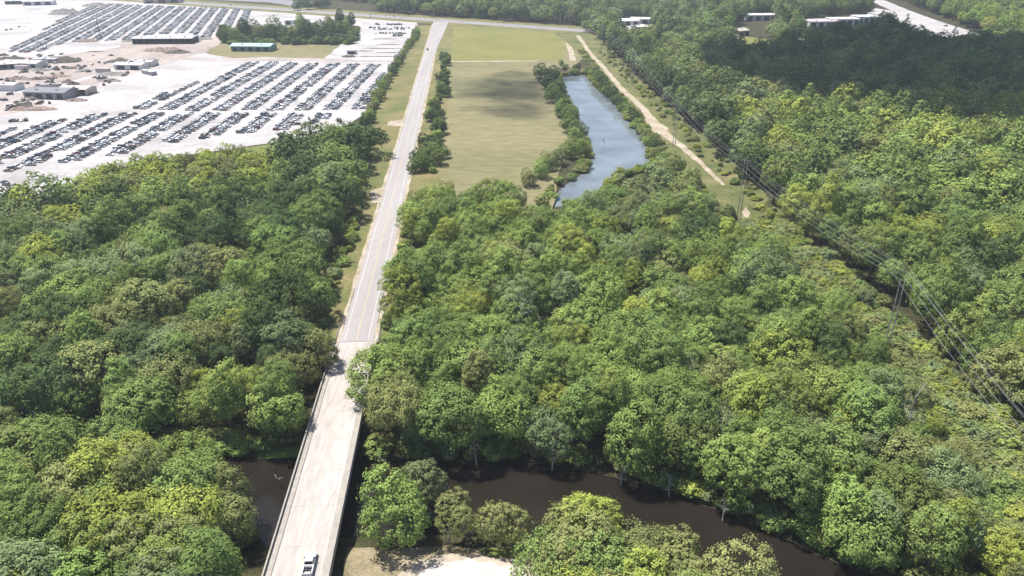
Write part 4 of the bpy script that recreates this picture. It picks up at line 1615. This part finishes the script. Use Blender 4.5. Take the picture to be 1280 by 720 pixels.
shed(318, 62.5, 40, 20, 5, 'green', 'green', R(-4), 'low building with a pale green metal roof beside the yard grove', 5, 1.2)
shed(208, 53, 62, 24, 5.5, 'grey', 'dark', R(2), 'long open-fronted shed with a grey roof in front of the far car rows', 0, 1.5, .1, open_front=True)
shed(66, 121, 32, 18, 5, 'dark', 'grey', R(-6), 'shed with a dark grey roof and cluttered front on the near yard', 4, .8)
shed(98, 117, 22, 14, 4.5, 'tan', 'tan', R(-6), 'brown cluttered open shed right of the dark roofed shed', 0, .8, open_front=True)
shed(165, 86, 26, 12, 4.5, 'white', 'white', R(-8), 'white pinkish low building beside the yard lane', 2, .5)
shed(184, 82, 16, 12, 4.2, 'grey', 'white', R(-8), 'small grey roofed building joined close to the white one beside the lane', 1, .5)
shed(187, 93, 17, 5, 3.2, 'white', 'grey', R(-40), 'white trailer body parked aslant at the lane by the car rows', 0, .1, .05, 'trailer', 'trailer')
shed(32, 84, 34, 16, 4.8, 'white', 'white', R(-6), 'white roofed building at the left edge of the yard', 5, .6)
shed(8, 86, 22, 10, 4.5, 'tan', 'dark', R(25), 'dark fronted shed cut by the left edge of the photo', 0, .6, open_front=True)
shed(58, 78, 22, 8, 3.5, 'grey', 'grey', R(0), 'flat grey shed beside the dark scrap heap', 0, .3, .05, flatr=True)
shed(10, 112, 20, 12, 4.5, 'pink', 'white', R(-5), 'pale pinkish tank shed at the left edge below the white building', 0, .3)
shed(50, 6, 44, 16, 6, 'white', 'white', R(10), 'long white warehouse at the top left beyond the bare ground', 3, .5)
shed(20, 5, 26, 14, 5, 'grey', 'dark', R(10), 'dark warehouse left of the white one at the top left', 0, .5)
shed(205, 3, 56, 30, 6, 'pink', 'tan', R(12), 'faded pink warehouse above the far car rows by the highway', 3, .5)
shed(440, 67.5, 9, 5, 3, 'dark', 'grey', R(5), 'small grey hut at the lane end between the two gravel lots', 1, .3)
shed(372, 29.5, 30, 14, 5, 'white', 'white', R(2), 'white roofed building half hidden in the yard grove', 3, .5)
shed(782, 31, 30, 20, 6, 'white', 'white', R(8), 'left white roofed building in the clearing beyond the power line', 3, .5)
shed(800, 29, 24, 16, 6, 'white', 'white', R(-8), 'right white roofed building in the clearing beyond the power line', 2, .5)
shed(805, 38, 30, 14, 5, 'white', 'white', R(8), 'white building in front of the pair beyond the power line', 3, .5)
shed(922, 44, 16, 20, 6, 'tan', 'tan', R(30), 'tan house at the edge of the far clearing', 2, .5)
shed(950, 25, 44, 16, 7, 'white', 'white', R(4), 'wide white building behind the tan house in the far woods', 4, .5)
shed(985, 31, 18, 14, 6, 'white', 'white', R(-6), 'small white building between the far woods and the far lot', 2, .5)
for i, (x_, y_, w_, c_, l_) in enumerate([(1026, 33, 40, 'pink', 'long pinkish roofed store at the left end of the far lot'), (1052, 31, 36, 'white', 'white flat roofed store left of the tall one in the far lot'),
                                          (1080, 29, 30, 'white', 'tall white store in the middle of the far lot'), (1098, 27, 22, 'tan', 'tan block at the right end of the far lot by the highway')]):
    shed(x_, y_, w_, 22, 7 + i, c_, 'white', R(6), l_, 4, .3, flatr=True)
shed(1001, 54, 16, 10, 4, 'tan', 'tan', R(0), 'tan roofed hut alone in the gap of the dark wood', 2, .4)
HEAP = {'rust': noise_mat('rusty scrap', [(0.3, (.10, .07, .055)), (0.5, (.26, .19, .16)), (0.7, (.42, .36, .34))], .5, rough=.8, scale2=2), 'grey': noise_mat('grey spoil', [(0.3, (.16, .15, .14)), (0.7, (.34, .32, .31))], .4, rough=1, scale2=2),
        'sand': noise_mat('sand heap', [(0.3, (.5, .45, .4)), (0.7, (.72, .67, .63))], .4, rough=1), 'soil': noise_mat('dark spoil', [(0.3, (.07, .06, .05)), (0.7, (.17, .15, .13))], .4, rough=1)}


def heap(px, py, w, d, h, kind, label, seed, name='scrap_heap', cat='heap', rz=0.0):
    q = P(px, py)
    r = random.Random(seed)
    nx_, ny_ = 26, 14
    vs, fs = [], []
    for j in range(ny_ + 1):
        for i in range(nx_ + 1):
            u, v = i / nx_ * 2 - 1, j / ny_ * 2 - 1
            e = max(0, 1 - (abs(u) ** 2.4 + abs(v) ** 2.4))
            z = h * e ** .6 * (.55 + .9 * abs(mnoise.noise(Vector((u * 3.1 + seed, v * 2.3, seed))))) + (r.uniform(0, .5) * e if kind == 'rust' else 0)
            vs.append((u * w / 2, v * d / 2, z - .05))
    for j in range(ny_):
        for i in range(nx_):
            a_ = j * (nx_ + 1) + i
            fs.append((a_, a_ + 1, a_ + nx_ + 2, a_ + nx_ + 1))
    o = mesh_obj(name, vs, fs, HEAP[kind])
    o.location = (q.x, q.y, 0)
    o.rotation_euler = (0, 0, rz)
    return tag(o, label, cat)


heap(78, 77, 34, 20, 5, 'soil', 'dark scrap heap behind the flat grey shed', 1)
heap(80, 17, 36, 40, 7, 'grey', 'rounded grey spoil heap on the bare ground at top left', 2, 'spoil_heap')
heap(118, 7, 30, 40, 5, 'grey', 'grey spoil heap at the top end of the far car rows', 3, 'spoil_heap')
heap(204, 63.5, 40, 18, 3.5, 'rust', 'rusty red scrap heap in front of the long grey shed', 4)
heap(222, 66, 26, 14, 3, 'soil', 'dark green-black scrap heap in front of the long grey shed', 5)
heap(104, 118, 18, 8, 2.5, 'rust', 'brown scrap heap against the brown cluttered shed', 6)
heap(140, 93, 26, 14, 2.5, 'grey', 'long grey scrap heap beside the white pinkish building', 7)
heap(150, 77, 22, 16, 2.5, 'soil', 'thin dark scrap heap above the white pinkish building', 8)
heap(40, 137, 36, 9, 2.2, 'rust', 'long brown scrap line at the near side of the yard', 9)
heap(28, 133, 14, 9, 2.5, 'soil', 'dark scrap heap at the end of the long brown scrap line', 10)
heap(96, 126, 16, 7, 2, 'rust', 'low brown scrap heap on the white gravel below the brown shed', 11)
heap(52, 88, 16, 12, 2.5, 'grey', 'grey scrap heap right of the white roofed building', 12)
heap(14, 74, 26, 12, 3, 'soil', 'dark scrap heap along the left edge above the white building', 13)
heap(25, 99, 18, 8, 2.5, 'rust', 'small brown scrap heap in front of the white roofed building', 14)
heap(423.5, 153, 8, 11, 2.6, 'sand', 'round pale sand heap in the corner of the gravel lot', 15, 'sand_heap')
heap(110, 52, 22, 14, 3, 'rust', 'brown scrap heap at the near end of the far car rows', 16)
heap(160, 51.5, 14, 10, 2.5, 'grey', 'small grey scrap heap left of the long grey shed', 17)
heap(252, 49, 24, 14, 3, 'grey', 'grey scrap heap right of the long grey shed', 18)
heap(436, 71, 14, 10, 2, 'soil', 'dark low heap beside the small grey hut', 19)
for i, (x_, y_, w_) in enumerate([(480, 49, 34), (485, 56, 30), (478, 61, 44), (490, 66, 36), (475, 71, 50), (455, 64, 24)]):
    heap(x_, y_, w_, 3.5, 1.0, 'grey', ['low grey windrow nearest the highway on the grey yard', 'second low grey windrow from the highway on the grey yard', 'third low grey windrow from the highway on the grey yard',
                                         'short grey windrow by the hedge on the grey yard', 'longest grey windrow, nearest the lane on the grey yard', 'left grey windrow by the white patch of the grey yard'][i], 30 + i, 'windrow', 'gravel windrow')
HL = {'rust': 'rusty brown', 'grey': 'grey', 'soil': 'dark'}
for i in range(26):
    hx, hy = rc.uniform(-4, 200), rc.uniform(64, 142)
    if not inside((hx, hy), YARD):
        continue
    kd = rc.choice(['rust', 'soil', 'grey', 'rust'])
    heap(hx, hy, rc.uniform(8, 24), rc.uniform(4, 9), rc.uniform(1.2, 2.6), kd, f'small {HL[kd]} scrap heap in the yard, {photo_place(hx, hy)}', 60 + i, rz=rc.uniform(-.5, .5))['group'] = 'small scrap heaps of the yard'
for i in range(7):
    hx, hy = rc.uniform(20, 205), rc.uniform(70, 128)
    if inside((hx, hy), YARD):
        shed(hx, hy, rc.uniform(9, 15), 2.8, 3.4, rc.choice(['white', 'grey', 'pink', 'tan']), rc.choice(['white', 'grey', 'tan']), rc.uniform(-.8, .8), f'{["long", "short", "boxy"][i % 3]} parked trailer body in the yard, {photo_place(hx, hy)}', 0, .03, .03, 'trailer', 'trailer')['group'] = 'trailer bodies parked in the yard'
# mast by the far car rows
t_ = thing('mast', 'thin dark lattice mast at the near end of the far car rows', 'mast', tuple(P(126, 49)), 0)
mb = MB()
for a_ in range(3):
    an = a_ * 2.094
    mb.tube([(math.cos(an) * .9, math.sin(an) * .9, 0), (math.cos(an) * .2, math.sin(an) * .2, 22)], .12, 5)
for k in range(8):
    f = k / 8
    rr = .9 - .7 * f
    for a_ in range(3):
        an, an2 = a_ * 2.094, (a_ + 1) * 2.094
        mb.tube([(math.cos(an) * rr, math.sin(an) * rr, 22 * f), (math.cos(an2) * rr * .92, math.sin(an2) * rr * .92, 22 * f + 2.6)], .06, 4)
mb.build('frame', [M['bark']], t_)

# ------------------------------------------------------------------ power line, poles, signs
CROSS = Vector((math.cos(R(-5)), math.sin(R(-5)), 0))
pole_px = [(842, 184, 29), (923, 274, 29), (1105, 444, 29)]
POLES = [P(751, 66), P(790, 108)] + [P(a_, b_) for a_, b_, _ in pole_px[:2]] + [P(1105, 446, FLOOD)]
POLES[-1].z = 0
POLES.append(POLES[-1] + Vector((-13, -118, 0)))
POLES.insert(0, P(730, 38))
lab_p = ['paired power pole at the highway end of the power line', 'paired power pole by the upper bend of the dirt track', 'paired power pole against the dark trees above the pond',
         'paired power pole on the dirt track beside the pond', 'tall paired power pole standing clear between pond and right wood', 'paired power pole sunk in the trees low on the right',
         'paired power pole nearest the viewer under the cables']
PH = 26.5
WTOP = [(-2.6, PH - 2.9), (0, PH - 2.9), (2.6, PH - 2.9), (-.65, PH), (.65, PH)]
for i, (p, lb) in enumerate(zip(POLES, lab_p)):
    if i == len(POLES) - 1:
        continue
    t_ = thing('power_pole', lb, 'power pole', (p.x, p.y, zg(p.x, p.y)), R(-5), 'poles of the power line')
    for sx in (-1, 1):
        MB().tube([(sx * .65, 0, -1), (sx * .65, 0, PH)], [.2, .13], 8).build('mast', [M['pole']], t_)
    MB().box(-3.0, 3.0, -.32, -.2, PH - 2.3, PH - 2.0).build('crossarm', [M['bark']], t_)
    mb = MB()
    mb.tube([(-.65, .2, PH - 7), (.65, .2, PH - 4)], .08, 5)
    mb.tube([(.65, .28, PH - 7), (-.65, .28, PH - 4)], .08, 5)
    mb.build('brace', [M['bark']], t_)
    for wx in (-2.6, 0, 2.6):
        MB().tube([(wx, -.26, PH - 2.3), (wx, -.26, PH - 2.9)], [.09, .12], 6).build('insulator', [M['trim']], t_)
wl = ['left conductor cable of the power line', 'middle conductor cable of the power line', 'right conductor cable of the power line', 'left of the two thin top cables of the power line', 'right of the two thin top cables of the power line']
for k, (wx, wz) in enumerate(WTOP):
    pts = []
    for i in range(len(POLES) - 1):
        a_ = POLES[i] + CROSS * wx + Vector((0, 0, wz))
        b_ = POLES[i + 1] + CROSS * wx + Vector((0, 0, wz))
        if i == len(POLES) - 2:
            pass
        n = 14
        for j in range(n):
            f = j / n
            q = a_.lerp(b_, f)
            q.z -= (2.6 if k < 3 else 1.8) * 4 * f * (1 - f)
            pts.append(q)
    pts.append(b_)
    o = MB().tube(pts, .036 if k < 3 else .026, 4).build('power_cable', [M['wire']])
    tag(o, wl[k], 'cable', 'cables of the power line')

# wooden poles along the highway
hp = [(463, 21.5, 'first wooden pole left of the junction, by the grey yard'), (482, 21, 'wooden pole at the highway between the junction and the grey yard'), (594, 25, 'wooden pole beyond the highway over the meadow'),
      (700, 36, 'wooden pole at the highway left of the power line end'), (712, 36.5, 'wooden pole at the highway beside the meadow corner'), (542, 22.5, 'wooden pole beyond the road junction')]
for x_, y_, lb in hp:
    p = P(x_, y_)
    t_ = thing('utility_pole', lb, 'utility pole', (p.x, p.y, 0), R(-10), 'wooden poles along the highway')
    MB().tube([(0, 0, -1), (0, 0, 18)], [.3, .2], 7).build('pole', [M['pole']], t_)
    MB().box(-1.5, 1.5, -.2, .2, 16.6, 16.9).build('crossarm', [M['bark']], t_)
# small road signs
for off, y_, lb, back in ((-7.6, 262, 'small road sign on the left verge by the gravel apron', 'white'), (7.9, 226, 'small dark sign back on the right shoulder past the bridge', 'trim'), (7.6, 236, 'second small sign on the right shoulder past the bridge', 'trim')):
    p = road_pt(y_, off)
    t_ = thing('road_sign', lb, 'road sign', (p.x, p.y, 0), RANG)
    MB().tube([(0, 0, -.4), (0, 0, 2.6)], .04, 6).build('post', [M['pole']], t_)
    MB().box(-.4, .4, -.05, -.042, 1.7, 2.6).build('plate', [M[back]], t_)

# ------------------------------------------------------------------ dead wood and bank details
def snag(p, h, lean, label, seed, mat='pale_bark', rad=.16, forks=3, name='dead_tree', spread=.5):
    r = random.Random(seed)
    t_ = thing(name, label, 'dead tree', tuple(p), r.uniform(0, 6))
    mb = MB()
    top = Vector((lean[0], lean[1], h))
    mb.tube([(0, 0, -.6), top * .5 + Vector((r.uniform(-.2, .2), r.uniform(-.2, .2), 0)), top], [rad * 1.2, rad * .8, rad * .25], 6)
    for k in range(forks * 2):
        f = r.uniform(.3, .92)
        s = top * f
        dr = Vector((r.uniform(-1, 1), r.uniform(-1, 1), r.uniform(.2, 1))).normalized() * h * spread * r.uniform(.3, .75)
        mid = s + dr * .55 + Vector((0, 0, r.uniform(0, .4)))
        mb.tube([s, mid, s + dr], [rad * .45, rad * .3, rad * .07], 5)
        for _ in range(2):
            d2 = Vector((r.uniform(-1, 1), r.uniform(-1, 1), r.uniform(0, 1))).normalized() * h * .16
            mb.tube([mid, mid + d2], [rad * .2, rad * .05], 4)
    mb.build('trunk', [M[mat]], t_)


def gz(px, py, z):
    p = P(px, py, z)
    p.z = zg(p.x, p.y)
    return p


snag(gz(561, 671, FLOOD), 6.5, (.6, .5), 'bleached forked trunk leaning up from the near waterline', 1, rad=.24, forks=2)
snag(gz(558, 671, FLOOD), 3.4, (-1.0, .3), 'short bleached stub leaning left at the near waterline', 2, rad=.2, forks=1)
p = P(352, 605, RIVER_Z)
snag((p.x, p.y, RIVER_Z), 3.0, (-1.2, .6), 'white broken branch sticking out of the river left of the bridge', 3, rad=.14, forks=3, spread=.8)
for i, (x_, y_, h_, lb) in enumerate([(654, 438, 21, 'tall thin bare trunk in the middle of the wood right of the road'), (666, 430, 20, 'second thin bare trunk in the middle of the wood right of the road'),
                                      (612, 545, 9, 'grey leafless tree over the far waterline left of the river bend'), (1128, 560, 17, 'grey dead tree with forked limbs near the power line'),
                                      (838, 610, 6, 'grey fallen-looking dead tree at the far waterline mid river'), (1150, 640, 10, 'grey bare tree among olive trees near the lower right'),
                                      (310, 530, 15, 'pale dead tree in the wood left of the bridge'), (330, 525, 9, 'second pale dead tree in the wood, nearer the bridge'),
                                      (690, 578, 9, 'leaning pale trunk at the far waterline above the bright grove tip'), (776, 596, 7, 'pale bare trunk at the far waterline left of the grey dead tree'),
                                      (596, 572, 8, 'thin pale trunk at the far waterline above the slender olive tree'), (480, 585, 6, 'grey tangled dead limbs at the far waterline right of the bridge'),
                                      (905, 640, 7, 'pale dead trunk at the far waterline where the river narrows'), (792, 352, 17, 'grey leafless crown high in the wood below the pond'),
                                      (734, 172, 7, 'small dark dead snag standing in the pond'), (756, 180, 3, 'low dead stump standing in the open pond')]):
    q = gz(x_, y_, FLOOD if y_ > 440 else 0)
    if y_ < 200:
        q = P(x_, y_, POND_Z)
    snag(q, h_, (random.Random(i).uniform(-1, 1), random.Random(i + 5).uniform(-1, 1)), lb, 50 + i, 'pale_bark' if y_ > 200 else 'bark', .2, 4)
# pale sand spit and logs
q = P(775, 210, POND_Z)
t_ = MB().tube([(-3, 0, .1), (0, .5, .25), (3, .2, .1)], [.15, .3, .12], 7).build('driftwood_log', [M['pale_bark']], None, tuple(q), R(-25))
tag(t_, 'pale driftwood log lying in the shallow near end of the pond', 'log')

# ------------------------------------------------------------------ the clouds overhead (above the frame) that shade parts of the land
def cloud(name, outline_px, alt, rad, seed, soft):
    m, t, o = new_mat(name)
    geo = t.nodes.new('ShaderNodeNewGeometry')
    nz = t.nodes.new('ShaderNodeTexNoise')
    nz.inputs['Scale'].default_value = .03
    nz.inputs['Detail'].default_value = 6
    t.links.new(geo.outputs['Position'], nz.inputs['Vector'])
    mr = t.nodes.new('ShaderNodeMapRange')
    mr.inputs[1].default_value, mr.inputs[2].default_value = .35, .65
    mr.inputs[3].default_value, mr.inputs[4].default_value = soft[0], soft[1]
    t.links.new(nz.outputs[0], mr.inputs[0])
    d = t.nodes.new('ShaderNodeBsdfDiffuse')
    d.inputs[0].default_value = (.85, .86, .88, 1)
    tp = t.nodes.new('ShaderNodeBsdfTransparent')
    mx = t.nodes.new('ShaderNodeMixShader')
    t.links.new(mr.outputs[0], mx.inputs[0])
    t.links.new(tp.outputs[0], mx.inputs[1])
    t.links.new(d.outputs[0], mx.inputs[2])
    t.links.new(mx.outputs[0], o.inputs[0])
    poly = wpts(outline_px)
    r = random.Random(seed)
    shift = SUN_DIR * (alt / SUN_DIR.z)
    bm = bmesh.new()
    for (sp, rr, keep) in ((rad * .8, rad, 1), (rad * .5, rad * .4, .6)):
        def put(x, y, q):
            dd = poly_dist((x, y), poly)
            if dd > rr * .6 or rr < rad:
                mtx = Matrix.Translation((x + shift.x, y + shift.y, alt + q.uniform(-.3, .6) * rr)) @ Matrix.Diagonal((1, 1, .55, 1))
                bmesh.ops.create_icosphere(bm, subdivisions=2, radius=rr * q.uniform(.7, 1.1), matrix=mtx)
        scatter(poly, sp, put, None, seed, keep)
    for v in bm.verts:
        v.co += Vector((mnoise.noise(v.co * .03), mnoise.noise(v.co * .03 + Vector((9, 0, 0))), mnoise.noise(v.co * .03 + Vector((0, 9, 0))))) * rad * .35
    me = bpy.data.meshes.new(name)
    bm.to_mesh(me)
    bm.free()
    me.materials.append(m)
    o_ = bpy.data.objects.new(name, me)
    C.objects.link(o_)
    o_['kind'] = 'structure'


cloud('cloud', [(885, 84), (940, 66), (1000, 62), (1060, 38), (1110, 33), (1160, 52), (1230, 62), (1400, 60), (1700, 90), (1500, 190), (1290, 205), (1180, 180), (1090, 154), (1010, 145), (940, 138), (885, 112)], 620, 34, 3, (.25, .9))
cloud('cloud', [(572, 100), (640, 88), (712, 96), (722, 134), (655, 152), (580, 138)], 560, 22, 8, (.03, .17))

# ------------------------------------------------------------------ haze
HAZE = 0.00013
if HAZE:
    m, t, o = new_mat('haze air')
    pv = t.nodes.new('ShaderNodeVolumePrincipled')
    pv.inputs['Color'].default_value = (.80, .88, 1.0, 1)
    pv.inputs['Density'].default_value = HAZE
    pv.inputs['Anisotropy'].default_value = .2
    t.links.new(pv.outputs[0], o.inputs['Volume'])
    hz = MB().box(-12200, 12200, -3200, 20200, -11.0, 135).build('haze', [m])
    hz['kind'] = 'stuff'
    hz['label'] = 'thin pale summer haze lying over the whole land'
